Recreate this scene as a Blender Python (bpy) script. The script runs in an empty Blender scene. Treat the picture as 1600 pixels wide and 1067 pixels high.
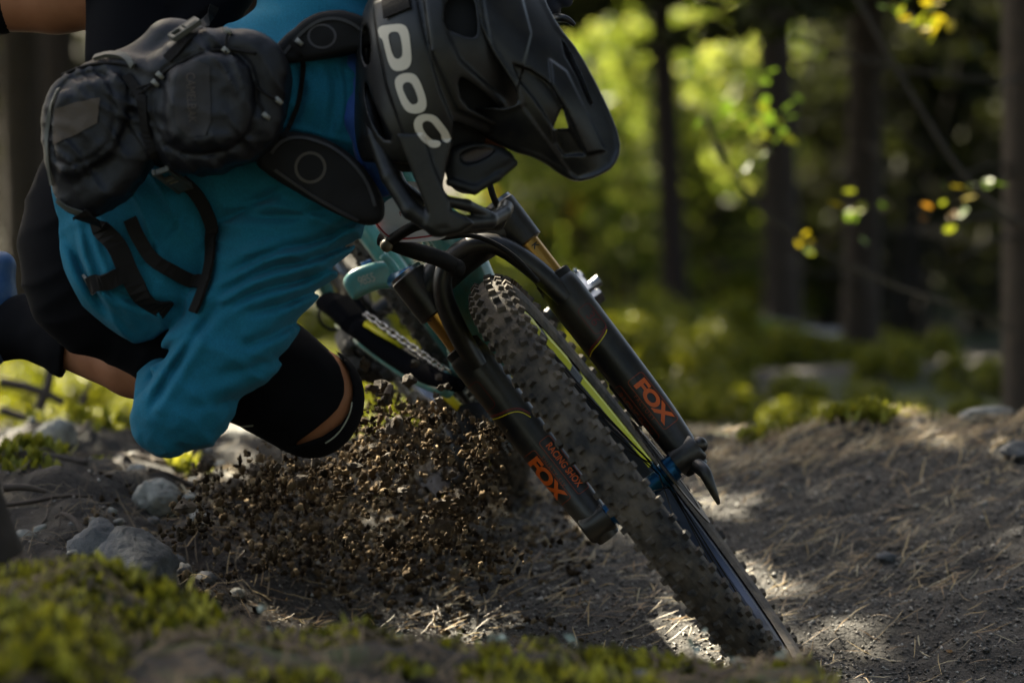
import bpy, bmesh, math, random
import numpy as np
from mathutils import Vector, Matrix
from mathutils.bvhtree import BVHTree

random.seed(7)
RNG = np.random.default_rng(11)
SC = bpy.context.scene
COL = SC.collection
R = math.radians

# ------------------------------------------------------------------ camera, sky, sun, exposure
CAMY, CAMZ, FPX = -5.8, 0.5, 1600 * 150 / 36.0
cam_d = bpy.data.cameras.new('camera')
cam_d.lens = 150; cam_d.sensor_width = 36; cam_d.clip_end = 2000; cam_d.clip_start = 0.05
cam = bpy.data.objects.new('camera', cam_d)
cam.location = (0, CAMY, CAMZ); cam.rotation_euler = (R(90), 0, 0)
COL.objects.link(cam); SC.camera = cam
cam_d.dof.use_dof = True; cam_d.dof.focus_distance = 5.76; cam_d.dof.aperture_fstop = 3.6
cam_d.dof.aperture_blades = 0

SUN_EL, SUN_AZ = R(44), R(-36)          # azimuth from +Y, negative = to the left of the view
world = bpy.data.worlds.new('World'); SC.world = world; world.use_nodes = True
wn = world.node_tree.nodes; wl = world.node_tree.links
sky = wn.new('ShaderNodeTexSky'); sky.sky_type = 'NISHITA'; sky.sun_disc = False
sky.sun_elevation = SUN_EL; sky.sun_rotation = SUN_AZ
sky.dust_density = 3.0; sky.ozone_density = 0.4
bg = wn['Background']; bg.inputs[1].default_value = 0.05
wl.new(sky.outputs[0], bg.inputs[0])
sun_d = bpy.data.lights.new('sun', 'SUN'); sun_d.energy = 4.5; sun_d.angle = R(0.6); sun_d.color = (1, .93, .8)
sun = bpy.data.objects.new('sun', sun_d); COL.objects.link(sun)
sdir = Vector((math.sin(SUN_AZ) * math.cos(SUN_EL), math.cos(SUN_AZ) * math.cos(SUN_EL), math.sin(SUN_EL)))
sun.rotation_euler = sdir.to_track_quat('Z', 'Y').to_euler(); sun.location = sdir * 30
SC.view_settings.view_transform = 'Standard'; SC.view_settings.look = 'None'
SC.view_settings.exposure = 2.75
SC.view_settings.use_white_balance = True; SC.view_settings.white_balance_temperature = 7250; SC.view_settings.white_balance_tint = 6; SC.view_settings.gamma = 1
SC.cycles.use_denoising = True
SC.cycles.max_bounces = 6; SC.cycles.transparent_max_bounces = 6; SC.cycles.transmission_bounces = 4

# ------------------------------------------------------------------ helpers
def S(Y): return FPX / (Y - CAMY)
def P(u, v, Y):
    s = S(Y)
    return Vector(((u - 800) / s, Y, CAMZ + (533.5 - v) / s))
def rgb(h):
    c = [int(h[i:i + 2], 16) / 255 for i in (0, 2, 4)]
    return tuple(x / 12.92 if x <= .04045 else ((x + .055) / 1.055) ** 2.4 for x in c) + (1,)

MATS = {}
def mat(name, col, rough=.6, metal=0, noise=None, bump=None, spec=.5, sheen=0, trans=0, islands=None, coat=0, bias=None, attr=None):
    """procedural principled material; noise=(scale, colour2, contrast) mixes a second colour, bump=(scale, strength)"""
    if name in MATS: return MATS[name]
    m = bpy.data.materials.new(name); m.use_nodes = True
    nt = m.node_tree; n = nt.nodes; l = nt.links
    b = n['Principled BSDF']
    b.inputs['Roughness'].default_value = rough; b.inputs['Metallic'].default_value = metal
    b.inputs['Specular IOR Level'].default_value = spec
    b.inputs['Sheen Weight'].default_value = sheen
    b.inputs['Coat Weight'].default_value = coat
    tc = n.new('ShaderNodeTexCoord'); src = tc.outputs['Object']
    csock = None
    base = n.new('ShaderNodeRGB'); base.outputs[0].default_value = col; csock = base.outputs[0]
    if islands:
        g = n.new('ShaderNodeNewGeometry'); cr = n.new('ShaderNodeValToRGB')
        el = cr.color_ramp.elements
        while len(el) < len(islands): el.new(.5)
        for i, c in enumerate(islands):
            el[i].position = i / max(1, len(islands) - 1); el[i].color = c
        l.new(g.outputs['Random Per Island'], cr.inputs[0]); csock = cr.outputs[0]
    if noise:
        sc_, c2, con = noise[:3]
        t = n.new('ShaderNodeTexNoise'); t.inputs['Scale'].default_value = sc_; t.inputs['Detail'].default_value = 6
        t.inputs['Roughness'].default_value = .65
        l.new(src, t.inputs['Vector'])
        mr = n.new('ShaderNodeMapRange'); mr.inputs[1].default_value = .5 - con; mr.inputs[2].default_value = .5 + con
        l.new(t.outputs['Fac'], mr.inputs[0])
        mx = n.new('ShaderNodeMix'); mx.data_type = 'RGBA'
        l.new(mr.outputs[0], mx.inputs['Factor']); l.new(csock, mx.inputs[6]); mx.inputs[7].default_value = c2
        csock = mx.outputs[2]
    if attr:
        an, c2 = attr
        a = n.new('ShaderNodeAttribute'); a.attribute_name = an
        mx = n.new('ShaderNodeMix'); mx.data_type = 'RGBA'
        l.new(a.outputs['Fac'], mx.inputs['Factor']); l.new(csock, mx.inputs[6]); mx.inputs[7].default_value = c2
        csock = mx.outputs[2]
    l.new(csock, b.inputs['Base Color'])
    if bump:
        t = n.new('ShaderNodeTexNoise'); t.inputs['Scale'].default_value = bump[0]; t.inputs['Detail'].default_value = 8
        t.inputs['Roughness'].default_value = .7
        l.new(src, t.inputs['Vector'])
        bp = n.new('ShaderNodeBump'); bp.inputs['Strength'].default_value = bump[1]; bp.inputs['Distance'].default_value = bump[2] if len(bump) > 2 else .004
        l.new(t.outputs['Fac'], bp.inputs['Height']); l.new(bp.outputs[0], b.inputs['Normal'])
    if trans:
        tr = n.new('ShaderNodeBsdfTranslucent'); l.new(csock, tr.inputs[0])
        ms = n.new('ShaderNodeMixShader'); ms.inputs[0].default_value = trans
        l.new(b.outputs[0], ms.inputs[1]); l.new(tr.outputs[0], ms.inputs[2])
        l.new(ms.outputs[0], n['Material Output'].inputs[0])
    MATS[name] = m
    return m

ORG = {}
def org(o): return ORG.get(o.name, Vector((0, 0, 0))) if o else Vector((0, 0, 0))
def tag(o, label=None, cat=None, group=None, kind=None):
    if label: o['label'] = label
    if cat: o['category'] = cat
    if group: o['group'] = group
    if kind: o['kind'] = kind
    return o
def empty(name, loc):
    o = bpy.data.objects.new(name, None); COL.objects.link(o); o.location = loc
    o.empty_display_size = .05; ORG[o.name] = Vector(loc); return o
def link_mesh(name, me, m, parent=None, smooth=True):
    o = bpy.data.objects.new(name, me); COL.objects.link(o)
    if m is not None and not me.materials: me.materials.append(m)
    if smooth and len(me.polygons): me.polygons.foreach_set('use_smooth', [True] * len(me.polygons))
    if parent: o.parent = parent; ORG[o.name] = org(parent)
    return o
def mesh_obj(name, verts, faces, m, parent=None, smooth=True, loc=None):
    """verts in world space; a child keeps its thing's origin, a top-level mesh gets loc as origin"""
    v = np.asarray(verts, dtype=float)
    base = org(parent) if parent else (Vector(loc) if loc is not None else Vector((0, 0, 0)))
    v = v - np.array(base)
    me = bpy.data.meshes.new(name)
    if isinstance(faces, np.ndarray) and faces.ndim == 2:
        k = faces.shape[1]; nf = len(faces)
        me.vertices.add(len(v)); me.vertices.foreach_set('co', v.astype(np.float32).ravel())
        me.loops.add(nf * k); me.loops.foreach_set('vertex_index', faces.astype(np.int32).ravel())
        me.polygons.add(nf); me.polygons.foreach_set('loop_start', np.arange(0, nf * k, k, dtype=np.int32))
        me.update(calc_edges=True); me.validate()
    else:
        me.from_pydata([tuple(x) for x in v], [], [tuple(f) for f in faces])
    o = link_mesh(name, me, m, parent, smooth)
    if not parent: o.location = base; ORG[o.name] = base
    return o

class MB:
    """collects shapes (world space) that become one mesh"""
    def __init__(s): s.v = []; s.f = []
    def add(s, vs, fs):
        k = len(s.v); s.v += [Vector(x) for x in vs]; s.f += [tuple(i + k for i in f) for f in fs]; return s
    def tube(s, pts, rad, n=12, flat=1.0, fdir=None, caps=True, smooth=0):
        pts = [Vector(p) for p in pts]
        rad = list(rad) if hasattr(rad, '__len__') else [rad] * len(pts)
        for _ in range(smooth):
            q, rr = [pts[0]], [rad[0]]
            for i in range(len(pts) - 1):
                q += [pts[i] * .75 + pts[i + 1] * .25, pts[i] * .25 + pts[i + 1] * .75]
                rr += [rad[i] * .75 + rad[i + 1] * .25, rad[i] * .25 + rad[i + 1] * .75]
            q.append(pts[-1]); rr.append(rad[-1]); pts, rad = q, rr
        t0 = (pts[1] - pts[0]).normalized()
        ref = Vector(fdir) if fdir is not None else (Vector((0, 0, 1)) if abs(t0.z) < .9 else Vector((0, 1, 0)))
        nrm = (ref - t0 * ref.dot(t0)).normalized()
        vs = []
        for i, p in enumerate(pts):
            t = (pts[min(i + 1, len(pts) - 1)] - pts[max(i - 1, 0)])
            t = t.normalized() if t.length > 1e-9 else t0
            nrm = (nrm - t * nrm.dot(t)).normalized(); b = t.cross(nrm)
            for k in range(n):
                a = 2 * math.pi * k / n
                vs.append(p + nrm * (math.cos(a) * rad[i] * flat) + b * (math.sin(a) * rad[i]))
        fs = []
        for i in range(len(pts) - 1):
            for k in range(n):
                k2 = (k + 1) % n
                fs.append((i * n + k, i * n + k2, (i + 1) * n + k2, (i + 1) * n + k))
        if caps:
            fs.append(tuple(reversed(range(n)))); e = (len(pts) - 1) * n; fs.append(tuple(range(e, e + n)))
        return s.add(vs, fs)
    def box(s, c, ax, ay, az, hx, hy, hz, taper=1.0):
        c = Vector(c); ax, ay, az = Vector(ax).normalized(), Vector(ay).normalized(), Vector(az).normalized()
        vs = []
        for k in (-1, 1):
            q = taper if k > 0 else 1
            for i, j in ((-1, -1), (1, -1), (1, 1), (-1, 1)):
                vs.append(c + ax * (hx * i * q) + ay * (hy * j * q) + az * (hz * k))
        return s.add(vs, [(3, 2, 1, 0), (4, 5, 6, 7), (0, 1, 5, 4), (1, 2, 6, 5), (2, 3, 7, 6), (3, 0, 4, 7)])
    def ball(s, c, r, sc=(1, 1, 1), n=12, m=8, rough=0):
        c = Vector(c); vs = [c + Vector((0, 0, r * sc[2]))]
        for i in range(1, m):
            th = math.pi * i / m
            for k in range(n):
                a = 2 * math.pi * k / n; q = r * (1 + rough * (random.random() - .5))
                vs.append(c + Vector((q * sc[0] * math.sin(th) * math.cos(a), q * sc[1] * math.sin(th) * math.sin(a), q * sc[2] * math.cos(th))))
        vs.append(c - Vector((0, 0, r * sc[2]))); fs = []
        for k in range(n): fs.append((0, 1 + k, 1 + (k + 1) % n))
        for i in range(m - 2):
            for k in range(n):
                a = 1 + i * n + k; b2 = 1 + i * n + (k + 1) % n
                fs.append((a, a + n, b2 + n, b2))
        e = len(vs) - 1
        for k in range(n): fs.append((e, 1 + (m - 2) * n + (k + 1) % n, 1 + (m - 2) * n + k))
        return s.add(vs, fs)
    def lathe(s, c, axis, prof, n=48, a0=0, a1=2 * math.pi, close=False):
        """prof: (along axis, radius) pairs"""
        c = Vector(c); ax = Vector(axis).normalized()
        ref = Vector((0, 1, 0)) if abs(ax.y) < .9 else Vector((0, 0, 1))
        e1 = (ref - ax * ref.dot(ax)).normalized(); e2 = ax.cross(e1)
        full = abs(a1 - a0 - 2 * math.pi) < 1e-6
        m = n if full else n + 1; k = len(prof); vs = []
        for i in range(m):
            a = a0 + (a1 - a0) * i / n
            d = e1 * math.cos(a) + e2 * math.sin(a)
            for (h, r) in prof: vs.append(c + ax * h + d * r)
        fs = []
        for i in range(n):
            i2 = (i + 1) % m if full else i + 1
            for j in range(k if close else k - 1):
                j2 = (j + 1) % k
                fs.append((i * k + j, i * k + j2, i2 * k + j2, i2 * k + j))
        return s.add(vs, fs)
    def plate(s, pts, nrm, th):
        nrm = Vector(nrm).normalized(); n = len(pts); pts = [Vector(p) for p in pts]
        vs = [p - nrm * th / 2 for p in pts] + [p + nrm * th / 2 for p in pts]
        fs = [tuple(reversed(range(n))), tuple(range(n, 2 * n))] + [(i, (i + 1) % n, n + (i + 1) % n, n + i) for i in range(n)]
        return s.add(vs, fs)
    def build(s, name, m, parent=None, smooth=False, loc=None, bevel=0, auto=None):
        o = mesh_obj(name, np.array([tuple(x) for x in s.v]), s.f, m, parent, smooth, loc)
        bm = bmesh.new(); bm.from_mesh(o.data); bmesh.ops.recalc_face_normals(bm, faces=bm.faces); bm.to_mesh(o.data); bm.free()
        if auto is not None:
            for p in o.data.polygons: p.use_smooth = True
            for e in o.data.edges: pass
            bm = bmesh.new(); bm.from_mesh(o.data)
            for e in bm.edges:
                e.smooth = not (len(e.link_faces) == 2 and e.calc_face_angle(0) > R(auto))
            bm.to_mesh(o.data); bm.free()
        if bevel:
            b = o.modifiers.new('bevel', 'BEVEL'); b.width = bevel; b.segments = 2; b.limit_method = 'ANGLE'; b.angle_limit = R(35)
        return o
    def bvh(s): return BVHTree.FromPolygons(s.v, s.f)

SHADE_TREES = [(-3.40, 3.3, .60, 0), (-4.45, 4.4, .75, 1), (-1.66, 3.55, .60, 2), (-5.2, 3.2, .9, 0), (-.75, 6.6, .5, 2), (-1.15, 9.4, .52, 2)]  # unseen conifers, added and placed to shade the rider, berm and trunks
SKY_BLOCK_TREES = [(3.4, -1.6, .8, 1), (4.6, 1.2, .9, 0), (3.0, -5.5, .8, 2), (1.4, -9.0, .9, 1), (-1.6, -10.0, 1.0, 0), (5.5, -4.5, 1.0, 1), (4.2, -8.5, 1.0, 0), (6.5, -.5, 1.0, 2), (5.8, 4.0, .9, 1), (-4.5, -9.5, 1.0, 2)]  # unseen conifers added right and behind the camera to cut sky fill
# ---- numpy noise
def _hash(i, j, k):
    h = (i * 374761393 + j * 668265263 + k * 2147483647) & 0xffffffff
    h = ((h ^ (h >> 13)) * 1274126177) & 0xffffffff
    return ((h ^ (h >> 16)) & 0xffff) / 65535.0
def vnoise(x, y, z):
    x, y, z = np.broadcast_arrays(x, y, z)
    xi, yi, zi = np.floor(x).astype(np.int64), np.floor(y).astype(np.int64), np.floor(z).astype(np.int64)
    fx, fy, fz = x - xi, y - yi, z - zi
    fx, fy, fz = (f * f * (3 - 2 * f) for f in (fx, fy, fz))
    r = 0
    for a in (0, 1):
        for b in (0, 1):
            for c in (0, 1):
                r = r + _hash(xi + a, yi + b, zi + c) * (fx if a else 1 - fx) * (fy if b else 1 - fy) * (fz if c else 1 - fz)
    return r * 2 - 1
def fbm(x, y, z, o=4):
    r, a = 0, 1.0
    for i in range(o):
        r = r + a * vnoise(x * 2 ** i + 17.3 * i, y * 2 ** i, z * 2 ** i + 5.1 * i); a *= .5
    return r
def sstep(a, b, x):
    t = np.clip((x - a) / (b - a), 0, 1); return t * t * (3 - 2 * t)

# ---- signed distance shapes; p is (N,3) = (u, v, w): picture-scaled units at one reference depth, w away from the camera
def smin(a, b, k):
    h = np.clip(.5 + .5 * (b - a) / k, 0, 1); return b * (1 - h) + a * h - k * h * (1 - h)
def smax(a, b, k): return -smin(-a, -b, k)
def cap(p, a, b, ra, rb):
    a, b = np.array(a, float), np.array(b, float); ab = b - a
    t = np.clip(((p - a) @ ab) / (ab @ ab), 0, 1)
    return np.linalg.norm(p - a - t[:, None] * ab, axis=1) - (ra + (rb - ra) * t)
def chain(p, pts, k=12):
    d = None
    for (a, b) in zip(pts[:-1], pts[1:]):
        e = cap(p, a[:3], b[:3], a[3], b[3]); d = e if d is None else smin(d, e, k)
    return d
def ell(p, c, r, rot=0):
    q = p - np.array(c, float)
    if rot:
        cs, sn = math.cos(rot), math.sin(rot); q = np.stack([q[:, 0] * cs + q[:, 1] * sn, -q[:, 0] * sn + q[:, 1] * cs, q[:, 2]], 1)
    r = np.array(r, float); k0 = np.linalg.norm(q / r, axis=1); k1 = np.linalg.norm(q / (r * r), axis=1)
    return k0 * (k0 - 1) / np.maximum(k1, 1e-9)
def ecap(p, a, b, e2, wa, wb):
    """capsule with an elliptic section: half-width along e2 and along the rest"""
    a, b, e2 = (np.array(x, float) for x in (a, b, e2)); ab = b - a; L = np.linalg.norm(ab); e1 = ab / L
    e2 = e2 - e1 * (e2 @ e1); e2 /= np.linalg.norm(e2); e3 = np.cross(e1, e2)
    q = p - a; t = q @ e1; tc = np.clip(t / L, 0, 1); ex = t - tc * L
    h2 = wa[0] + (wb[0] - wa[0]) * tc; h3 = wa[1] + (wb[1] - wa[1]) * tc
    return (np.sqrt((q @ e2 / h2) ** 2 + (q @ e3 / h3) ** 2 + (ex / np.minimum(h2, h3)) ** 2) - 1) * np.minimum(h2, h3)
def poly2(p, poly):
    """2d signed distance in (u, v), negative inside"""
    x, y = p[:, 0], p[:, 1]; d = np.full(len(p), 1e18); sgn = np.ones(len(p)); n = len(poly)
    for i in range(n):
        (ax, ay), (bx, by) = poly[i], poly[i - 1]
        ex, ey = bx - ax, by - ay; wx, wy = x - ax, y - ay
        t = np.clip((wx * ex + wy * ey) / (ex * ex + ey * ey), 0, 1)
        d = np.minimum(d, (wx - ex * t) ** 2 + (wy - ey * t) ** 2)
        c1, c2, c3 = y >= ay, y < by, ex * wy > ey * wx
        sgn = np.where((c1 & c2 & c3) | (~c1 & ~c2 & ~c3), -sgn, sgn)
    return sgn * np.sqrt(d)
def prism(p, poly, w0, w1, r=0):
    """rounded extrusion of a polygon between depths w0 and w1"""
    a = poly2(p, poly) + r; b = np.abs(p[:, 2] - (w0 + w1) / 2) - abs(w1 - w0) / 2 + r
    return np.minimum(np.maximum(a, b), 0) + np.sqrt(np.maximum(a, 0) ** 2 + np.maximum(b, 0) ** 2) - r
def chaikin(poly, it=2, closed=True):
    for _ in range(it):
        q = []; n = len(poly)
        for i in range(n if closed else n - 1):
            a, b = poly[i], poly[(i + 1) % n]
            q += [tuple(x * .75 + y * .25 for x, y in zip(a, b)), tuple(x * .25 + y * .75 for x, y in zip(a, b))]
        poly = q if closed else [poly[0]] + q + [poly[-1]]
    return poly
def surface_nets(f, lo, hi, h):
    lo, hi = np.array(lo, float), np.array(hi, float)
    K = 4
    n = (np.ceil((hi - lo) / (h * K)).astype(int)) * K + 1
    nc = (n - 1) // K + 1
    g = [lo[i] + h * K * np.arange(nc[i]) for i in range(3)]
    cp = np.stack(np.meshgrid(*g, indexing='ij'), -1).reshape(-1, 3)
    cd = f(cp).reshape(nc)
    near = np.abs(cd) < h * K * 2.0
    vol = np.repeat(np.repeat(np.repeat(cd, K, 0), K, 1), K, 2)[:n[0], :n[1], :n[2]]
    vol = np.where(np.abs(vol) < 1e-6, 1e-6, vol)
    # a fine point belongs to the coarse node it is nearest below; widen by one
    nm = near.copy()
    for ax in range(3):
        s1 = [slice(None)] * 3; s2 = [slice(None)] * 3; s1[ax] = slice(1, None); s2[ax] = slice(None, -1)
        m2 = nm.copy(); m2[tuple(s2)] |= nm[tuple(s1)]; nm = m2
    mask = np.repeat(np.repeat(np.repeat(nm, K, 0), K, 1), K, 2)[:n[0], :n[1], :n[2]]
    idx = np.argwhere(mask)
    for i in range(0, len(idx), 400000):
        c = idx[i:i + 400000]; vol[c[:, 0], c[:, 1], c[:, 2]] = f(lo + c * h)
    ins = vol < 0
    m = np.zeros(np.array(vol.shape) - 1, bool); allin = np.ones_like(m)
    offs = [(a, b, c) for a in (0, 1) for b in (0, 1) for c in (0, 1)]
    for o in offs:
        sl = ins[o[0]:o[0] + m.shape[0], o[1]:o[1] + m.shape[1], o[2]:o[2] + m.shape[2]]; m |= sl; allin &= sl
    m &= ~allin
    cells = np.argwhere(m); vid = np.full(m.shape, -1, np.int64); vid[m] = np.arange(len(cells))
    acc = np.zeros((len(cells), 3)); cnt = np.zeros(len(cells))
    cv = {o: vol[cells[:, 0] + o[0], cells[:, 1] + o[1], cells[:, 2] + o[2]] for o in offs}
    for o in offs:
        for ax in range(3):
            if o[ax] == 0:
                o2 = list(o); o2[ax] = 1; o2 = tuple(o2); a, b = cv[o], cv[o2]
                ch = (a < 0) != (b < 0); t = np.where(ch, a / np.where(ch, a - b, 1), 0)
                for d in range(3): acc[:, d] += np.where(ch, o[d] + (t if d == ax else 0), 0)
                cnt += ch
    verts = lo + (cells + acc / np.maximum(cnt, 1)[:, None]) * h
    faces = []
    for ax in range(3):
        a1, a2 = (ax + 1) % 3, (ax + 2) % 3
        s1 = [slice(None)] * 3; s2 = [slice(None)] * 3
        s1[ax] = slice(None, -1); s2[ax] = slice(1, None)
        for a in (a1, a2): s1[a] = slice(1, -1); s2[a] = slice(1, -1)
        A, B = ins[tuple(s1)], ins[tuple(s2)]
        for flip, ch in ((False, A & ~B), (True, ~A & B)):
            e = np.argwhere(ch)
            if not len(e): continue
            e[:, a1] += 1; e[:, a2] += 1
            q = []
            for d1, d2 in ((1, 1), (0, 1), (0, 0), (1, 0)):
                c = e.copy(); c[:, a1] -= d1; c[:, a2] -= d2; q.append(vid[c[:, 0], c[:, 1], c[:, 2]])
            q = np.stack(q, 1); faces.append(q[:, ::-1] if flip else q)
    faces = np.concatenate(faces); faces = faces[(faces >= 0).all(1)]
    return verts, faces
def q2w(q, Y):
    q = np.asarray(q, float); s = S(Y)
    return np.stack([(q[:, 0] - 800) / s, Y + q[:, 2] / s, CAMZ + (533.5 - q[:, 1]) / s], 1)
def w2q(p, Y):
    s = S(Y); return ((p[0]) * s + 800, 533.5 - (p[2] - CAMZ) * s, (p[1] - Y) * s)
BVHS = {}
def sdf_obj(name, f, lo, hi, h, Y, m, parent=None, key=None, relax=1, loc=None):
    v, fc = surface_nets(f, lo, hi, h)
    for _ in range(relax):
        acc = np.zeros_like(v); cnt = np.zeros(len(v))
        for i in range(4):
            a, b = fc[:, i], fc[:, (i + 1) % 4]
            for x, y in ((a, b), (b, a)):
                np.add.at(acc, x, v[y]); np.add.at(cnt, x, 1)
        v = v * .5 + .5 * acc / np.maximum(cnt, 1)[:, None]
    W = q2w(v, Y)
    o = mesh_obj(name, W, fc, m, parent, True, loc)
    if key: BVHS[key] = BVHTree.FromPolygons([tuple(x) for x in W], fc.tolist())
    return o
def hit(u, v, keys, default=None):
    """the built surface seen along the line through (u, v)"""
    o = Vector((0, CAMY, CAMZ)); d = (P(u, v, 0) - o).normalized(); best = None
    for k in keys:
        t = BVHS[k] if isinstance(k, str) else k
        r = t.ray_cast(o, d)
        if r[0] is not None and (best is None or r[3] < best[2]):
            n = r[1]; n = n if n.dot(d) < 0 else -n; best = (r[0], n, r[3])
    if best: return best[0], best[1]
    return (P(u, v, default), Vector((0, -1, 0))) if default is not None else None
def ribbon(name, px, width, keys, m, parent, th=.003, default=None, it=2, lift=.002):
    """webbing laid over a built surface along a line; width in metres"""
    pts = chaikin(px, it, False); H = []
    for q in pts:
        dfl = q[2] if len(q) > 2 else default
        if len(q) > 2 and not keys: H.append((P(q[0], q[1], q[2]), Vector((0, -1, 0))))
        else:
            h = hit(q[0], q[1], keys, dfl)
            if h: H.append(h)
    if len(H) < 3: print('RIBBON MISSES', name, len(H)); return None
    # smooth depth
    for _ in range(2):
        H = [H[0]] + [((H[i - 1][0] + H[i][0] * 2 + H[i + 1][0]) / 4, (H[i - 1][1] + H[i][1] * 2 + H[i + 1][1]).normalized()) for i in range(1, len(H) - 1)] + [H[-1]]
    b = MB(); n = len(H); vs = []; fs = []
    for i, (p, nr) in enumerate(H):
        t = (H[min(i + 1, n - 1)][0] - H[max(i - 1, 0)][0]).normalized(); w = t.cross(nr).normalized() * width / 2
        q = p + nr * lift
        vs += [q - w, q + w, q + w + nr * th, q - w + nr * th]
    for i in range(n - 1):
        for k in range(4): fs.append((i * 4 + k, i * 4 + (k + 1) % 4, i * 4 + 4 + (k + 1) % 4, i * 4 + 4 + k))
    fs += [(0, 1, 2, 3), tuple(range(n * 4 - 1, n * 4 - 5, -1))]
    b.add(vs, fs); return b.build(name, m, parent, False)
def cord(name, px, rad, keys, m, parent, default=None, it=2, lift=.002, n=8):
    pts = []
    for q in chaikin(px, it, False):
        if len(q) > 2: pts.append(P(*q[:3])); continue
        h = hit(q[0], q[1], keys, default)
        if h: pts.append(h[0] + h[1] * lift)
    if len(pts) < 3: print('CORD MISSES', name); return None
    for _ in range(2): pts = [pts[0]] + [(pts[i - 1] + pts[i] * 2 + pts[i + 1]) / 4 for i in range(1, len(pts) - 1)] + [pts[-1]]
    return MB().tube(pts, rad, n).build(name, m, parent, True)
def flat_mesh(curve):
    o = bpy.data.objects.new('tmp', curve); COL.objects.link(o)
    bpy.context.view_layer.update()
    me = bpy.data.meshes.new_from_object(o.evaluated_get(bpy.context.evaluated_depsgraph_get()))
    bpy.data.objects.remove(o)
    vs = [(v.co.x, v.co.y) for v in me.vertices]; bm = bmesh.new(); bm.from_mesh(me); bpy.data.meshes.remove(me)
    return bm
def outline_mesh(loops):
    c = bpy.data.curves.new('tmp', 'CURVE'); c.dimensions = '2D'; c.fill_mode = 'BOTH'
    for lp in loops:
        s = c.splines.new('POLY'); s.points.add(len(lp) - 1); s.use_cyclic_u = True
        for p, q in zip(s.points, lp): p.co = (q[0], -q[1], 0, 1)
    return flat_mesh(c)
def text_mesh(txt, bold=0, space=1.0):
    c = bpy.data.curves.new('tmp', 'FONT'); c.body = txt; c.size = 1; c.offset = bold; c.align_x = 'CENTER'; c.align_y = 'CENTER'; c.space_character = space
    return flat_mesh(c)
def decal(name, bm, fn, keys, m, parent, maxlen=6, th=.0008, lift=.0006, default=None):
    """fn maps flat coordinates to picture lines; each vertex is laid on the surface found there"""
    for v in bm.verts:
        u, w = fn(v.co.x, v.co.y); v.co = (u, w, 0)
    bmesh.ops.triangulate(bm, faces=bm.faces)
    for _ in range(5):
        es = [e for e in bm.edges if e.calc_length() > maxlen]
        if not es: break
        bmesh.ops.subdivide_edges(bm, edges=es, cuts=1)
        bmesh.ops.triangulate(bm, faces=[f for f in bm.faces if len(f.verts) > 3])
    bad = []; base = org(parent)
    for v in bm.verts:
        h = hit(v.co.x, v.co.y, keys, default)
        if h is None: bad.append(v)
        else: v.co = h[0] + h[1] * lift - base
    if bad: bmesh.ops.delete(bm, geom=bad, context='VERTS')
    me = bpy.data.meshes.new(name); bm.to_mesh(me); bm.free()
    o = link_mesh(name, me, m, parent, True)
    return o
# ------------------------------------------------------------------ ground
LIPX = [-40, -3, -1.3, -.60, -.46, -.36, -.1, .19, .33, .38, .43, .52, .8, 3, 40]
LIPZ = [.36, .34, .29, .240, .228, .176, .140, .136, .132, .09, .02, -.08, -.25, -.3, -.3]
def ground(X, Y, fine=True):
    X, Y = np.asarray(X, float), np.asarray(Y, float)
    base = .014 + .226 * np.clip(Y, -3, 1.45)
    base = np.where(Y < -3, base - 0, base)
    bank = .055 * sstep(.3, .95, X) * sstep(-1.2, 1.0, Y) + .15 * sstep(-.20, -.62, X) * sstep(1.35, .45, Y)
    trail = base + bank
    floor = .27 + .014 * (Y - 2)
    floor = floor + .24 * np.maximum(Y - 14, 0) * sstep(14, 22, Y)
    floor = floor + .10 * fbm(X * .35, Y * .35, 3.3, 3) * sstep(2, 6, Y) + .5 * fbm(X * .12, Y * .12, 1.7, 2) * sstep(12, 25, Y)
    crest = 1.42 + .10 * np.sin(X * 5.1 + .8) + .05 * np.sin(X * 13)
    t = sstep(crest - .06, crest + .75, Y)
    g = trail * (1 - t) + floor * t
    g = g + .008 * np.exp(-((X - .62) / .13) ** 2) * np.exp(-((Y - crest + .05) / .25) ** 2)
    lip = np.interp(X, LIPX, LIPZ) - np.where(Y > -1.0, 1.1, .10) * (Y + 1.0) ** 2
    lip = lip + .022 * fbm(X * 7, Y * 7, 9.1, 3)
    k = .06; h = np.clip(.5 + .5 * (lip - g) / k, 0, 1)
    g2 = g * (1 - h) + lip * h + k * h * (1 - h)
    g = np.where(Y < .2, g2, g)
    if fine:
        n = .010 * fbm(X * 6, Y * 6, .5, 4) + .0035 * fbm(X * 45, Y * 45, 2.5, 3)
        g = g + n * sstep(9, 4, np.abs(Y)) * (.5 + .5 * sstep(1.5, .3, np.abs(X)))
        g = g + .012 * fbm(X * 3.2 + Y * 1.5, Y * 9 - X * 4, 6.5, 3) * sstep(.15, .5, X) * sstep(1.9, 1.3, np.abs(Y))
        # the trench and ridges the skidding wheels plough
        g = g + .03 * sstep(-.2, -.5, X) * fbm(X * 9, Y * 9, 7.7, 3) * sstep(1.8, 1.2, np.abs(Y - .6))
    return g
def gz(x, y): return float(ground(np.array([x]), np.array([y]))[0])
def axis_pts(segs):
    out = []
    for a, b, n in segs: out += list(np.linspace(a, b, n, endpoint=False))
    out.append(segs[-1][1]); return np.array(out)
gx = axis_pts([(-420, -60, 12), (-60, -12, 24), (-12, -2.4, 40), (-2.4, -1, 50), (-1, 1.3, 330), (1.3, 2.6, 40), (2.6, 12, 40), (12, 60, 24), (60, 420, 12)])
gy = axis_pts([(-420, -40, 12), (-40, -6, 14), (-6, -2.2, 40), (-2.2, 2.2, 420), (2.2, 8, 90), (8, 25, 80), (25, 70, 40), (70, 600, 20)])
GX, GY = np.meshgrid(gx, gy, indexing='ij')
GZ = ground(GX, GY)
nx, ny = GX.shape
ids = np.arange(nx * ny).reshape(nx, ny)
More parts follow.
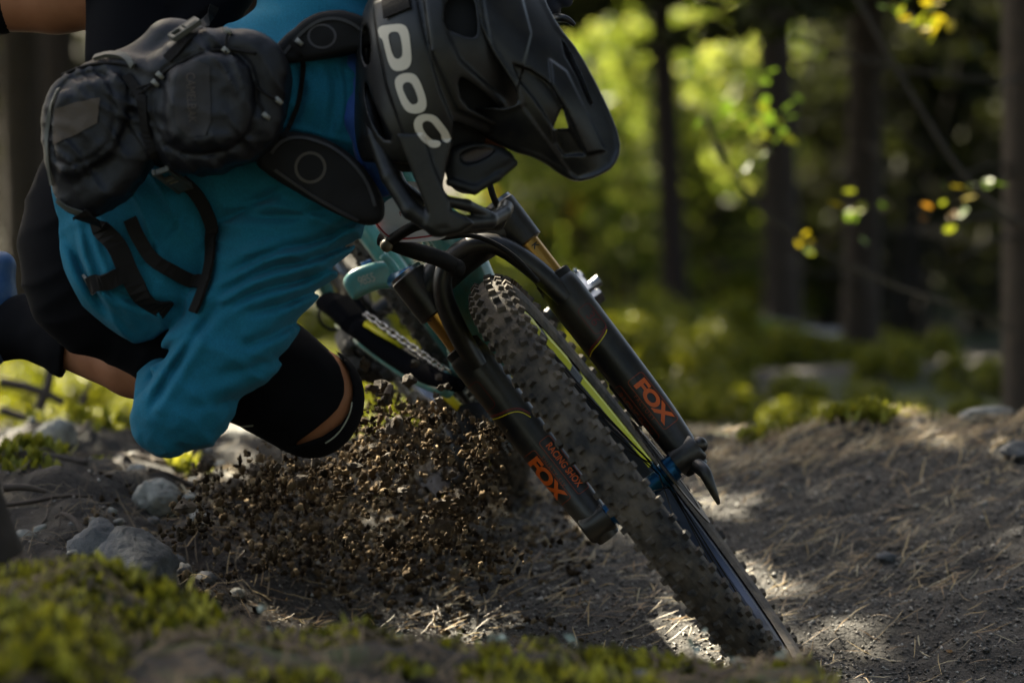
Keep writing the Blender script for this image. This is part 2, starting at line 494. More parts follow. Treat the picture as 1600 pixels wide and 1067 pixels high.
gf = np.stack([ids[:-1, :-1], ids[1:, :-1], ids[1:, 1:], ids[:-1, 1:]], -1).reshape(-1, 4)
def ground_mat():
    m = bpy.data.materials.new('packed_dirt'); m.use_nodes = True
    nt = m.node_tree; n = nt.nodes; l = nt.links; b = n['Principled BSDF']
    tc = n.new('ShaderNodeTexCoord')
    def noise(sc, det=8, ro=.65):
        t = n.new('ShaderNodeTexNoise'); t.inputs['Scale'].default_value = sc; t.inputs['Detail'].default_value = det; t.inputs['Roughness'].default_value = ro
        l.new(tc.outputs['Object'], t.inputs['Vector']); return t.outputs['Fac']
    def ramp(s, els):
        r = n.new('ShaderNodeValToRGB'); e = r.color_ramp.elements
        while len(e) < len(els): e.new(.5)
        for i, (p, c) in enumerate(els): e[i].position = p; e[i].color = c
        l.new(s, r.inputs[0]); return r.outputs[0]
    def mix(f, a, c):
        x = n.new('ShaderNodeMix'); x.data_type = 'RGBA'; l.new(f, x.inputs['Factor']); l.new(a, x.inputs[6]); l.new(c, x.inputs[7]); return x.outputs[2]
    dirt = ramp(noise(60), [(.3, (.009, .007, .005, 1)), (.5, (.026, .021, .016, 1)), (.72, (.075, .061, .047, 1))])
    duff = ramp(noise(9), [(.3, (.006, .0042, .0028, 1)), (.55, (.019, .012, .0068, 1)), (.75, (.048, .031, .017, 1))])
    moss = ramp(noise(14), [(.3, (.012, .016, .003, 1)), (.55, (.045, .058, .006, 1)), (.8, (.12, .13, .012, 1))])
    a1 = n.new('ShaderNodeAttribute'); a1.attribute_name = 'duff'
    a2 = n.new('ShaderNodeAttribute'); a2.attribute_name = 'moss'
    c = mix(a2.outputs['Fac'], mix(a1.outputs['Fac'], dirt, duff), moss)
    l.new(c, b.inputs['Base Color']); b.inputs['Roughness'].default_value = .75
    v = n.new('ShaderNodeTexVoronoi'); v.inputs['Scale'].default_value = 170; l.new(tc.outputs['Object'], v.inputs['Vector'])
    ad = n.new('ShaderNodeMath'); ad.operation = 'SUBTRACT'; l.new(noise(90, 10, .75), ad.inputs[0]); 
    mu = n.new('ShaderNodeMath'); mu.operation = 'MULTIPLY'; mu.inputs[1].default_value = .5; l.new(v.outputs['Distance'], mu.inputs[0]); l.new(mu.outputs[0], ad.inputs[1])
    bp = n.new('ShaderNodeBump'); bp.inputs['Strength'].default_value = .9; bp.inputs['Distance'].default_value = .008
    l.new(ad.outputs[0], bp.inputs['Height']); l.new(bp.outputs[0], b.inputs['Normal'])
    return m
terrain = mesh_obj('ground', np.stack([GX.ravel(), GY.ravel(), GZ.ravel()], 1), gf, ground_mat())
tag(terrain, kind='structure')
terrain['label'] = 'bermed dirt trail and the forest floor around it'
X_, Y_ = GX.ravel(), GY.ravel()
crestY = 1.45 + .10 * np.sin(X_ * 5.1 + .8)
duff = np.clip(sstep(crestY - .02, crestY + .2, Y_) + sstep(-.12, -.42, X_) + sstep(-.35, -.6, Y_) * sstep(.55, .38, X_), 0, 1)
mossf = sstep(-.4, -.75, Y_) * sstep(.42, .25, X_) * sstep(-.3, .25, fbm(X_ * 5, Y_ * 5, 4.4, 3)) + \
    sstep(2.0, 3.0, Y_) * sstep(30, 12, Y_) * sstep(-.05, .35, fbm(X_ * .9, Y_ * .9, 8.4, 3))
for nm, arr in (('duff', duff), ('moss', np.clip(mossf, 0, 1))):
    a = terrain.data.attributes.new(nm, 'FLOAT', 'POINT'); a.data.foreach_set('value', arr.astype(np.float32))
# ------------------------------------------------------------------ materials of the bike
M_black = mat('satin_black', (.005, .005, .006, 1), .36, bump=(220, .12, .001), noise=(20, (.034, .028, .021, 1), .13))
M_dull = mat('dull_black', (.004, .004, .005, 1), .7, noise=(40, (.012, .010, .008, 1), .25), bump=(120, .15), spec=.25)
M_rub = mat('dusty_rubber', (.016, .014, .013, 1), .75, noise=(30, (.125, .095, .066, 1), .16), bump=(160, .7, .003))
M_teal = mat('turquoise_paint', (.07, .29, .265, 1), .28, coat=.5, noise=(50, (.09, .19, .16, 1), .2))
M_gold = mat('gold_anodised', (.55, .29, .07, 1), .28, metal=.85, bump=(40, .03))
M_silver = mat('brushed_alloy', (.42, .44, .48, 1), .3, metal=1, noise=(30, (.1, .1, .1, 1), .25))
M_steel = mat('dark_steel', (.09, .085, .08, 1), .35, metal=1, noise=(90, (.03, .022, .015, 1), .2))
M_chain = mat('chain_steel', (.55, .52, .48, 1), .3, metal=1, noise=(200, (.06, .045, .03, 1), .15))
M_guard = mat('rubber_guard', (.004, .004, .005, 1), 1.0, spec=.02, bump=(120, .2))
M_blue = mat('blue_anodised', (.003, .07, .17, 1), .3, metal=.7)
M_yel = mat('yellow_print', (.62, .50, .01, 1), .4)
M_lime = mat('lime_yellow_print', (.62, .62, .01, 1), .4)
M_org = mat('orange_print', (.62, .10, .008, 1), .45)
M_dor = mat('dim_orange_print', (.20, .035, .008, 1), .5)
M_dored = mat('dim_red_print', (.11, .012, .008, 1), .5)
M_wht = mat('white_plastic', (.80, .74, .71, 1), .45, noise=(20, (.68, .60, .57, 1), .3))
M_red = mat('red_print', (.35, .01, .02, 1), .5)
M_grime = mat('muddy_metal', (.016, .012, .009, 1), .45, noise=(60, (.05, .036, .022, 1), .25), bump=(110, .8, .006))
M_bluerim = mat('dark_rim_alloy', (.05, .06, .085, 1), .3, metal=.8)

# ------------------------------------------------------------------ the bike: F forward, L to the rider's left, U up in the leaning bike
HF = P(1006, 768, 0.0)
HR = P(600, 480, 1.10)
F_ = (HF - HR).normalized()
L0 = Vector((.797, 0, .604)); L0.y = -(L0.x * F_.x + L0.z * F_.z) / F_.y; L_ = L0.normalized()
U_ = F_.cross(L_).normalized()
if U_.z < 0: U_ = -U_
STE = (U_ * math.sin(R(65)) - F_ * math.cos(R(65))).normalized()
def rot_about(v, ax, a): return Matrix.Rotation(a, 3, ax) @ v
best = min((abs(rot_about(L_, STE, R(d * .25)).y + .065), d * .25) for d in range(-160, 161))
LF = rot_about(L_, STE, R(best[1])).normalized()
FF = LF.cross(STE).normalized()
if FF.y > 0: FF = -FF
bike = empty('mountain_bike', HF - U_ * .365)
tag(bike, 'turquoise and black mountain bike leaning hard through the dirt berm', 'bicycle')

def make_wheel(name, H, ax, up, rim_m, decal_m, rear=False):
    """parts of a wheel; its sub-parts are tyre, rim, spokes, hub"""
    fwd = up.cross(ax).normalized()
    w = MB(); Rm, rt = .331, .029
    prof = [(math.sin(a) * rt * 1.02, Rm + math.cos(a) * rt) for a in [R(-140 + 280 * i / 14) for i in range(15)]]
    w.lathe(H, ax, prof, 120)
    kn = MB()
    nk = 76
    for i in range(nk):
        for j, (ang, hw, hl, off, ht) in enumerate(((-20, .0054, .0048, 0, .0056), (20, .0054, .0048, 0, .0056), (-46, .0046, .0054, .5, .0052), (46, .0046, .0054, .5, .0052), (-69, .0058, .0054, 0, .0058), (69, .0058, .0054, 0, .0058))):
            a = 2 * math.pi * (i + off + (.12 if j % 2 else 0)) / nk
            rad = up * math.cos(a) + fwd * math.sin(a); tan = -up * math.sin(a) + fwd * math.cos(a)
            ph = R(ang); out = rad * math.cos(ph) + ax * math.sin(ph); lat = -rad * math.sin(ph) + ax * math.cos(ph)
            c = H + rad * Rm + out * (rt + ht * .45)
            sc = .9 + .2 * random.random()
            kn.box(c, lat, tan, out, hw * sc, hl * sc, ht * .62, .78)
    kn.v = kn.v; w.add(kn.v, kn.f)
    tyre = w.build('tyre_tread', M_rub, None)
    return fwd, tyre
def wheel(name, H, ax, up, rim_m, rear):
    we = bpy.data.objects.new(name, None); COL.objects.link(we); we.parent = bike; ORG[we.name] = org(bike); we.empty_display_size = .05
    fwd, tyre = make_wheel(name, H, ax, up, rim_m, None, rear)
    tyre.name = 'tyre'
    me = tyre.data; base = np.array(org(bike))
    co = np.empty(len(me.vertices) * 3); me.vertices.foreach_get('co', co); me.vertices.foreach_set('co', (co.reshape(-1, 3) - base).ravel())
    tyre.parent = we; ORG[tyre.name] = org(bike)
    # rim
    rm = MB().lathe(H, ax, [(-.0165, .310), (-.0155, .288), (-.008, .281), (.008, .281), (.0155, .288), (.0165, .310), (.012, .312), (-.012, .312)], 120, close=True)
    rm.build('rim', rim_m, we, True, auto=40)
    for st_, ln_ in (((20, 44), (80, 44), (140, 44), (200, 44), (260, 44), (320, 44)) if rear else ((2, 34), (42, 16), (64, 34), (120, 34), (170, 34), (220, 30))):
        for sd in (-1, 1):
            a0 = R(st_ * sd if not rear else st_); a1 = a0 + R(ln_ * (sd if not rear else 1))
            MB().lathe(H, ax * sd, [(.0095, .2815), (.0166, .2875), (.0176, .3085)] if not rear else [(.0162, .290), (.0174, .3065)], 24, a0, a1).build('rim_sticker', M_lime if not rear else M_yel, we)
    hb = MB().lathe(H, ax, [(-.055, .006), (-.054, .016), (-.036, .018), (-.035, .027), (-.030, .027), (-.028, .014), (.028, .014), (.030, .027), (.035, .027), (.036, .018), (.054, .016), (.055, .006)], 24)
    hb.build('hub', M_blue if not rear else M_black, we, True, auto=30)
    sp = None
    for i in range(28):
        a = 2 * math.pi * i / 28; sd = 1 if i % 2 else -1; off = R(38) * (1 if (i // 2) % 2 else -1)
        d1 = up * math.cos(a) + fwd * math.sin(a); d0 = up * math.cos(a + off) + fwd * math.sin(a + off)
        MB().tube([H + d0 * .026 + ax * (sd * .032), H + d1 * .283 + ax * (sd * .003)], .0010, 5).build('spoke', M_dull if not rear else M_dull, we, True)
    if not rear:
        MB().lathe(H, ax, [(.044, .066), (.044, .088), (.0458, .088), (.0458, .066)], 60, close=True).build('brake_rotor', M_steel, we)
        MB().lathe(H, ax, [(.043, .016), (.043, .067), (.0450, .067), (.0450, .016)], 7, close=True).build('rotor_carrier', M_dull, we)
    return we
wheel('front_wheel', HF, LF, STE, M_bluerim, False)
wheel('rear_wheel', HR, L_, U_, M_silver, True)

# ---- fork: two lowers joined by an arch, gold stanchions, crown
fork = bpy.data.objects.new('fork', None); COL.objects.link(fork); fork.parent = bike; ORG[fork.name] = org(bike); fork.empty_display_size = .05
AX = HF - FF * .030                      # the legs run a little behind the axle
def FP(h, lat, fw=0): return AX + STE * h + LF * lat + FF * fw
legb = {}
for sd in (-1, 1):
    b = MB()
    b.tube([FP(-.020, sd * .076, .022), FP(.005, sd * .076, .026), FP(.03, sd * .077, .018), FP(.075, sd * .078, .004), FP(.15, sd * .078), FP(.22, sd * .078), FP(.25, sd * .078), FP(.292, sd * .078), FP(.300, sd * .078)],
           [.017, .0215, .0235, .0255, .0272, .0280, .0285, .0288, .0265], 28, smooth=2)
    b.lathe(FP(.004, sd * .074, .030), LF * sd, [(-.016, .0), (-.016, .0205), (.020, .0205), (.024, .017), (.024, .0)], 24)
    legb[sd] = b
    b.build('lower_leg', M_black, fork, True, auto=50)
    MB().lathe(FP(.300, sd * .078), STE, [(0, .0262), (.010, .0262), (.012, .0225), (.012, 0)], 28).build('dust_seal', M_dull, fork, True, auto=40)
    MB().tube([FP(.300, sd * .078), FP(.39, sd * .078)], .0180, 28).build('stanchion', M_gold, fork, True, auto=40)
    MB().tube([FP(.366, sd * .078), FP(.368, sd * .078), FP(.41, sd * .078), FP(.432, sd * .078), FP(.434, sd * .078)], [.0195, .0255, .0262, .0262, .0245], 28).build('stanchion_clamp', M_black, fork, True, auto=40)
    MB().lathe(FP(.435, sd * .078), STE, [(-.0025, .012), (-.0025, .0248), (.0035, .0240), (.0035, .012)], 28, close=True).build('top_cap', M_silver, fork, True, auto=40)
    MB().lathe(FP(.004, sd * .074, .030), LF * sd, [(-.0165 - .018, .014), (-.0165 - .018, .016), (-.0165, .016)], 24).build('axle_spacer', M_blue, fork, True, auto=40)
    BVHS['leg%d' % sd] = b.bvh()
crown = MB().tube([FP(.395, -.080), FP(.405, -.05), FP(.412, 0), FP(.405, .05), FP(.395, .080)], [.022, .026, .029, .026, .022], 20, smooth=2)
crown.build('crown', M_black, fork, True, auto=50)
arch = MB().tube([FP(.275, -.076, .016), FP(.335, -.068, .030), FP(.390, -.050, .042), FP(.412, -.018, .046), FP(.412, .018, .046), FP(.390, .050, .042), FP(.335, .068, .030), FP(.275, .076, .016)],
                 [.018, .0185, .0165, .0150, .0150, .0165, .0185, .018], 16, flat=.8, smooth=2)
arch.build('arch', M_black, fork, True, auto=60)
BVHS['arch'] = arch.bvh()
# quick-release lever on the rider's left dropout, bolts
q0 = FP(.004, .102, .030)
MB().tube([P(1089, 727, -.03), P(1100, 735, -.045), P(1108, 752, -.05), P(1118, 775, -.05), P(1123, 787, -.045)], [.010, .0095, .0075, .005, .0025], 12, smooth=2).build('axle_lever', M_black, fork, True)
MB().ball(FP(.004, .098, .030), .012).build('lever_pivot', M_steel, fork, True)
MB().tube([FP(.075, .108, .0), FP(.35, .108, .0)], .0001, 4) 
cal = MB(); cal.box(FP(.11, .062, -.045), LF, FF, STE, .016, .022, .038); cal.build('brake_caliper', M_dull, fork, bevel=.006)
MB().tube([FP(.12, .060, -.03), FP(.22, .058, -.01), FP(.33, .055, .0), FP(.42, .06, .01)], .0025, 8, smooth=2).build('brake_hose', M_dull, fork, True)
# print on the lowers
def along(c, d, size):
    c = Vector((c[0], c[1])); d = Vector((d[0], d[1])).normalized(); up = Vector((d.y, -d.x))    # glyph-up is to the right of a downward line
    return lambda x, y: tuple(c + d * (x * size) + up * (y * size))
def along2(c, d, sx, sy):
    c = Vector((c[0], c[1])); d = Vector((d[0], d[1])).normalized(); up = Vector((d.y, -d.x))
    return lambda x, y: tuple(c + d * (x * sx) + up * (y * sy))
def roundrect(w, h, r, t):
    def rr(w, h, r):
        pts = []
        for cx, cy, a in ((w / 2 - r, h / 2 - r, 0), (-w / 2 + r, h / 2 - r, 90), (-w / 2 + r, -h / 2 + r, 180), (w / 2 - r, -h / 2 + r, 270)):
            for k in range(5): an = R(a + k * 22.5); pts.append((cx + r * math.cos(an), cy + r * math.sin(an)))
        return pts
    return [rr(w, h, r), rr(w - 2 * t, h - 2 * t, max(r - t, .2))]
def leg_print(sd, fox_c, fox_d, box_c, small_c, small_txt, d, shox_d):
    K = ['leg%d' % sd]
    decal('maker_print', text_mesh('FOX', .045, .92), along2(fox_c, fox_d, 40, 27), K, M_org, fork, 4)
    decal('print_frame', outline_mesh(roundrect(96, 29, 5, 1.3)), lambda x, y: along2(fox_c, d, 1, 1)(x, -y), K, M_dor, fork, 5)
    decal('series_print', text_mesh('RACING SHOX', .02), along2(box_c, shox_d, 12.2, 15), K, M_org if sd < 0 else M_dor, fork, 4)
    decal('print_frame', outline_mesh(roundrect(104, 22, 5, 1.3)), lambda x, y: along2(box_c, d, 1, 1)(x, -y), K, M_dor, fork, 5)
    decal('size_print', text_mesh(small_txt, .01, 1.5), along2(small_c, shox_d, 8, 10), K, M_dor, fork, 4)
dl = (.615, .79)
leg_print(-1, (853, 748), dl, (881, 726), (864, 737), 'THIRTY SIX', dl, dl)
leg_print(1, (1020, 626), dl, (992, 648), (1007, 637), 'FACTORY', dl, dl)
for sd, pl in ((-1, [(768, 655), (780, 653), (800, 643), (815, 643), (829, 652)]), (1, [(922, 558), (925, 548), (935, 538), (946, 522), (948, 515)])):
    ribbon('trim_line', pl, .0014, ['leg%d' % sd], M_yel, fork, .0003, it=2, lift=.0005)
    ribbon('trim_line', [(x - 1, y - 5) for x, y in pl], .0032, ['leg%d' % sd], M_dored, fork, .0003, it=2, lift=.0005)
decal('print_frame', outline_mesh(roundrect(50, 24, 7, 1.3)), lambda x, y: along2((925, 498), dl, 1, 1)(x, -y), ['leg1'], M_dored, fork, 5)
decal('tune_print', text_mesh('36', .0), along2((926, 498), dl, 24, 20), ['leg1'], M_dored, fork, 5)
decal('print_frame', outline_mesh(roundrect(50, 24, 7, 1.3)), lambda x, y: along2((752, 620), dl, 1, 1)(x, -y), ['leg-1'], M_dored, fork, 5)
for sd, c in ((1, (836, 384)), (-1, (668, 502))):
    K = MB().tube([FP(.30, sd * .078), FP(.40, sd * .078)], .0181, 28).bvh()
    decal('stanchion_print', text_mesh('K', .02), along2(c, dl, 14, 14), [K], M_black, fork, 3)

# ---- frame
frame = bpy.data.objects.new('frame', None); COL.objects.link(frame); frame.parent = bike; ORG[frame.name] = org(bike); frame.empty_display_size = .05
BB = HR + F_ * .44 - U_ * .02
HT0, HT1 = FP(.425, 0), FP(.565, 0)
MB().tube([HT0, FP(.44, 0), FP(.55, 0), HT1], [.027, .025, .025, .027], 24).build('head_tube', M_teal, frame, True, auto=40)
dt = MB().tube([BB + U_ * .02, BB.lerp(FP(.46, 0, -.02), .25), BB.lerp(FP(.46, 0, -.02), .75), FP(.46, 0, -.015)], [.032, .036, .038, .033], 20, flat=.9, fdir=L_, smooth=1)
dt.build('down_tube', M_teal, frame, True, auto=50)
ST = BB + U_ * .42 - F_ * .13
MB().tube([BB, ST], .0175, 20).build('seat_tube', M_teal, frame, True)
MB().tube([FP(.54, 0, -.01), BB + U_ * .36 - F_ * .10], [.030, .024], 20).build('top_tube', M_teal, frame, True)
MB().tube([BB - L_ * .045, BB + L_ * .045], .024, 20).build('bottom_bracket', M_black, frame, True)
# teal slab seen behind the tyre
MB().tube([P(706, 392, .10), P(738, 465, .11), P(782, 582, .16)], [.042, .042, .032], 18, flat=.75, smooth=1).build('head_gusset', M_teal, frame, True, auto=50)
gu = MB().tube([P(735, 494, .10), P(760, 484, .10), P(790, 472, .12)], .0065, 10); gu.build('frame_band', M_yel, frame, True)
# chainstays with guard
for sd in (-1, 1):
    MB().tube([HR + L_ * (.072 * sd) + U_ * .02, HR + L_ * (.075 * sd) + F_ * .15 + U_ * .045, BB + L_ * (.05 * sd) - F_ * .06 + U_ * .04, BB + L_ * (.035 * sd) + U_ * .02], [.011, .014, .018, .018], 14, smooth=1).build('chainstay', M_teal, frame, True)
    MB().tube([HR + L_ * (.070 * sd), HR + L_ * (.065 * sd) + F_ * .10 + U_ * .20, ST - U_ * .10 + L_ * (.03 * sd)], [.010, .012, .013], 12, smooth=1).build('seatstay', M_teal, frame, True)
MB().tube([P(512, 470, .72), P(538, 482, .68), P(560, 506, .64), P(576, 524, .62)], [.026, .034, .032, .024], 8, flat=.6, fdir=(.5, -.8, .2)).build('chainstay_yoke', M_guard, frame, bevel=.006)
MB().tube([P(560, 512, 0.62), P(600, 546, 0.58), P(660, 584, 0.50), P(715, 602, 0.40)], [.020, .019, .019, .013], 14, flat=.8, smooth=1).build('chainstay_guard', M_guard, frame, True)
MB().tube([P(560, 528, 0.64), P(600, 556, 0.60), P(650, 590, 0.54), P(700, 612, 0.46)], [.010, .012, .012, .010], 12, smooth=1).build('chainstay_edge', M_teal, frame, True)
MB().tube([P(571, 506, 0.60), P(600, 524, 0.58), P(628, 542, 0.56)], .0055, 8).build('yellow_guard', M_yel, frame, True)
MB().tube([P(650, 592, 0.60), P(690, 612, 0.54), P(718, 637, 0.50)], .0065, 8).build('yellow_guard', M_yel, frame, True)
# swing link with its number
lk = []
Yk = .46
def link_sdf(p):
    poly = chaikin([(534, 441), (545, 424), (575, 412), (600, 407), (612, 410), (620, 424), (627, 440), (618, 452), (600, 450), (580, 456), (560, 466), (552, 470), (545, 460)], 2)
    return prism(p, poly, -18, 22, 9)
sdf_obj('swing_link', link_sdf, (522, 395, -30), (640, 482, 34), 2.0, Yk, M_teal, frame, key='link', relax=2)
decal('model_print', text_mesh('9855', 0.0, .9), along2((573, 437), (.95, -.31), 15, 20), ['link'], mat('pale_print', (.45, .42, .33, 1), .5), frame, 3)
MB().tube([P(618, 440, 0.42), P(634, 434, 0.38), P(646, 428, 0.36)], [.013, .014, .012], 14).build('pivot_cap', M_blue, frame, True)
MB().tube([P(566, 418, 0.56), P(582, 412, 0.56)], .008, 10).build('pivot_cap', M_blue, frame, True)
MB().tube([P(597, 398, 0.42), P(612, 412, 0.42), P(626, 436, 0.42)], .006, 10, smooth=1).build('shock_mount', M_teal, frame, True)
# drivetrain
drv = bpy.data.objects.new('drivetrain', None); COL.objects.link(drv); drv.parent = bike; ORG[drv.name] = org(bike); drv.empty_display_size = .05
def cog(b, c, ax, up, r, teeth, th):
    fwd = up.cross(ax).normalized(); pts = []
    for i in range(teeth * 4):
        a = 2 * math.pi * i / (teeth * 4); q = r * (1.0 if i % 4 in (0, 1) else .93)
        pts.append(c + (up * math.cos(a) + fwd * math.sin(a)) * q)
    n = len(pts); inner = [c + (p - c) * .45 for p in pts]; vs = []
    for o in (-th / 2, th / 2): vs += [p + ax * o for p in pts] + [p + ax * o for p in inner]
    fs = []
    for i in range(n):
        j = (i + 1) % n
        fs += [(i, j, n + j, n + i), (2 * n + i, 3 * n + i, 3 * n + j, 2 * n + j), (i, 2 * n + i, 2 * n + j, j), (n + i, n + j, 3 * n + j, 3 * n + i)]
    b.add(vs, fs)
for i in range(9):
    b = MB(); cog(b, HR - L_ * (.026 + i * .0042), L_, U_, .086 - i * .0072, 38 - 3 * i, .0022); b.build('sprocket', M_grime if i % 3 else M_steel, drv)
CR = BB - L_ * .05
b = MB(); cog(b, CR, L_, U_, .066, 32, .004); b.build('chainring', M_steel, drv)
ch = MB(); path = []
c1, c2 = HR - L_ * .046, CR
for k in range(13): a = R(90 - k * 15 + 90 - 90); path.append(c2 + (U_ * math.cos(R(k * 15)) + F_ * math.sin(R(k * 15))) * .066)
path.append(HR - L_ * .046 - U_ * .13 + F_ * .05); path.append(HR - L_ * .046 - U_ * .06 + F_ * .045)
for k in range(7): path.append(c1 + (U_ * math.cos(R(200 + k * 26)) - 0 * F_ + F_ * math.sin(R(200 + k * 26))) * .046)
path.append(path[0])
seg = []
for a, c in zip(path[:-1], path[1:]):
    n = max(1, int((c - a).length / .0127))
    for i in range(n): seg.append((a.lerp(c, i / n), (c - a).normalized()))
for i, (p, d) in enumerate(seg):
    up = L_.cross(d).normalized(); o = .0042 if i % 2 else .0026
    for s_ in (-1, 1): ch.box(p + L_ * (o * s_) + d * .006, d, up, L_, .0078, .0042, .0008)
    ch.tube([p - L_ * .0045, p + L_ * .0045], .0028, 6)
# the upper run of chain that shows between guard and rim
def chain_run(b, A, Bp, sag=0):
    d = (Bp - A); n = int(d.length / .0127); d.normalize(); up = L_.cross(d).normalized()
    for i in range(n):
        p = A + d * (.0127 * i) - U_ * (sag * math.sin(math.pi * i / n)); o = .0042 if i % 2 else .0026
        for s_ in (-1, 1): b.box(p + L_ * (o * s_) + d * .006, d, up, L_, .0078, .0042, .0008)
        b.tube([p - L_ * .0045, p + L_ * .0045], .0028, 6)
ch.build('chain', M_chain, drv)
b = MB(); chain_run(b, P(572, 492, 0.60), P(704, 586, 0.46)); b.build('chain_span', M_chain, drv)
b = MB(); chain_run(b, P(608, 568, .90), P(688, 668, .80)); b.build('chain_span', M_chain, drv)
b = MB(); chain_run(b, P(722, 602, .60), P(800, 708, .56)); b.build('chain_span', M_chain, drv)
# derailleur, caked in mud
dr = MB()
dr.tube([P(540, 520, 1.0), P(560, 540, .98), P(585, 560, .96), P(600, 590, .95)], [.022, .034, .030, .018], 10, smooth=2)
for q in range(70):
    u, v = random.gauss(568, 26), random.gauss(560, 18); dr.ball(P(u, v, .95 + random.uniform(-.04, .04)), random.uniform(.004, .013), n=6, m=4, rough=.5)
for q, (u, v, r) in enumerate(((556, 572, .022), (600, 582, .020))): dr.lathe(P(u, v, .93), L_, [(-.008, .004), (-.008, r), (.008, r), (.008, .004)], 12)
dr.build('derailleur', M_grime, drv, False)
MB().tube([P(503, 478, .94), P(497, 490, .94), P(502, 506, .95), P(516, 516, .96), P(528, 514, .96)], .0028, 8, smooth=2).build('gear_cable', M_dull, drv, True)
MB().plate([P(575, 534, .92), P(586, 552, .92), P(580, 560, .92), P(566, 545, .92)], (0, -1, 0), .004).build('derailleur_cage', M_silver, drv)
# cranks and empty clip-in pedals
pr, pl_ = P(690, 768, .60), P(912, 456, .62)
for sd, pp in ((-1, pr), (1, pl_)):
    A = BB + L_ * (.07 * sd); MB().tube([A, A.lerp(pp - L_ * .045 * sd, .5), pp - L_ * (.045 * sd)], [.017, .014, .014], 14, flat=.7, fdir=L_).build('crank_arm', M_black, drv, True)
    pe = MB(); e1 = (U_ * .4 - F_ * .9).normalized(); e2 = L_.cross(e1).normalized()
    pe.tube([pp - L_ * (.045 * sd), pp + L_ * (.03 * sd)], .0085, 10)
    pe.box(pp + e1 * .026, L_, e1, e2, .017, .006, .010); pe.box(pp - e1 * .026, L_, e1, e2, .017, .006, .010)
    pe.box(pp + e1 * .006 + e2 * .009, L_, e1, e2, .013, .020, .003); pe.box(pp - e1 * .004 - e2 * .009, L_, e1, e2, .013, .020, .003)
    for k in (-1, 1):
        pe.tube([pp + L_ * (.012 * k) + e1 * .020, pp + L_ * (.012 * k) + e1 * .037 + e2 * .005, pp + L_ * (.012 * k) + e1 * .034 + e2 * .014], .0034, 6)
    for k in range(5): pe.lathe(pp - e1 * .010 + L_ * (-.010 + .005 * k), L_, [(-.0015, .004), (-.0015, .0065), (.0015, .0065), (.0015, .004)], 10)
    po = pe.build('pedal', M_silver if sd > 0 else M_steel, drv, bevel=.0012)
    MB().tube([pp - e1 * .012 - L_ * .006, pp - e1 * .012 + L_ * .006], .0068, 8).build('pedal_tension_mark', M_yel, drv, True)
MB().tube([P(735, 640, .52), P(742, 690, .50), P(738, 722, .50)], [.028, .022, .017], 12, smooth=1).build('crank_boot', M_dull, drv, True)
# cockpit
cock = bpy.data.objects.new('handlebar', None); COL.objects.link(cock); cock.parent = bike; ORG[cock.name] = org(bike); cock.empty_display_size = .05
BC = FP(.605, 0, .045)
GRIP_R, GRIP_L = BC - LF * .335 + STE * .01 - FF * .03, BC + LF * .335 + STE * .01 - FF * .03
MB().tube([GRIP_R - LF * .05, GRIP_R, BC - LF * .10 + STE * .0, BC, BC + LF * .10, GRIP_L, GRIP_L + LF * .05], [.011, .011, .013, .0158, .013, .011, .011], 14, smooth=2).build('bar', M_black, cock, True)
MB().box(FP(.595, 0, .02), FF, LF, STE, .032, .021, .019).build('stem', M_black, cock, bevel=.006)
for g in (GRIP_R, GRIP_L):
    sd = 1 if g is GRIP_L else -1
    MB().tube([g - LF * .06, g + LF * .06], .0158, 16).build('grip', M_dull, cock, True)
    MB().tube([g - LF * (.085 * sd) + FF * .02, g - LF * (.07 * sd) + FF * .05, g - LF * (.01 * sd) + FF * .065, g + LF * (.03 * sd) + FF * .062], [.009, .007, .005, .004], 10, smooth=2).build('brake_lever', M_black, cock, True)
MB().tube([P(860, 30, -.10), P(876, 28, -.13), P(888, 31, -.13), P(898, 40, -.13)], [.006, .006, .0045, .0028], 10, smooth=2).build('lever_blade', M_black, cock, True)
# hoses and clamp in front of the plate
for pts, r in (([(596, 372, -.06), (640, 390, -.08), (690, 404, -.06), (712, 418, -.02)], .0115), ([(600, 383, -.07), (640, 356, -.12), (660, 350, -.12)], .0075),
               ([(690, 372, -.05), (742, 365, -.06), (800, 395, -.06), (840, 440, -.03)], .0035), ([(765, 288, -.02), (772, 312, -.02), (782, 330, 0)], .0045)):
    MB().tube([P(*q) for q in pts], r, 10, smooth=2).build('hose', M_dull, cock, True)
MB().ball(P(604, 384, -.085), .009, n=10, m=6).build('hose_clamp', mat('dusty_brass', (.12, .09, .05, 1), .5), cock, True)
MB().ball(P(713, 419, -.03), .013, n=10, m=6).build('hose_clamp', M_dull, cock, True)
# race number plate
pb = empty('number_plate', P(630, 345, -.09)); pb.parent = None
tag(pb, 'white race number plate with red edge strapped to the bike bars', 'number plate')
pp = [(P(u, v, -.09 + .0006 * abs(u - 640) * .2)) for u, v in chaikin([(585, 292), (610, 284), (660, 284), (702, 300), (708, 340), (702, 374), (650, 379), (612, 378), (598, 370), (582, 346), (592, 322), (590, 306)], 2)]
MB().plate(pp, (0, -1, 0), .003).build('plate', M_wht, pb)
K = MB().plate([P(540, 240, -.0915), P(740, 240, -.0915), P(740, 420, -.0915), P(540, 420, -.0915)], (0, 1, 0), .0001).bvh()
ribbon('red_edge', [(582, 340), (590, 352), (604, 369), (620, 374), (652, 372), (690, 366)], .0022, [K], M_red, pb, .0004, lift=.001)
decal('plate_print', text_mesh('N', .0), along2((628, 334), (.95, -.3), 11, 11), [K], M_red, pb, 4, lift=.001)
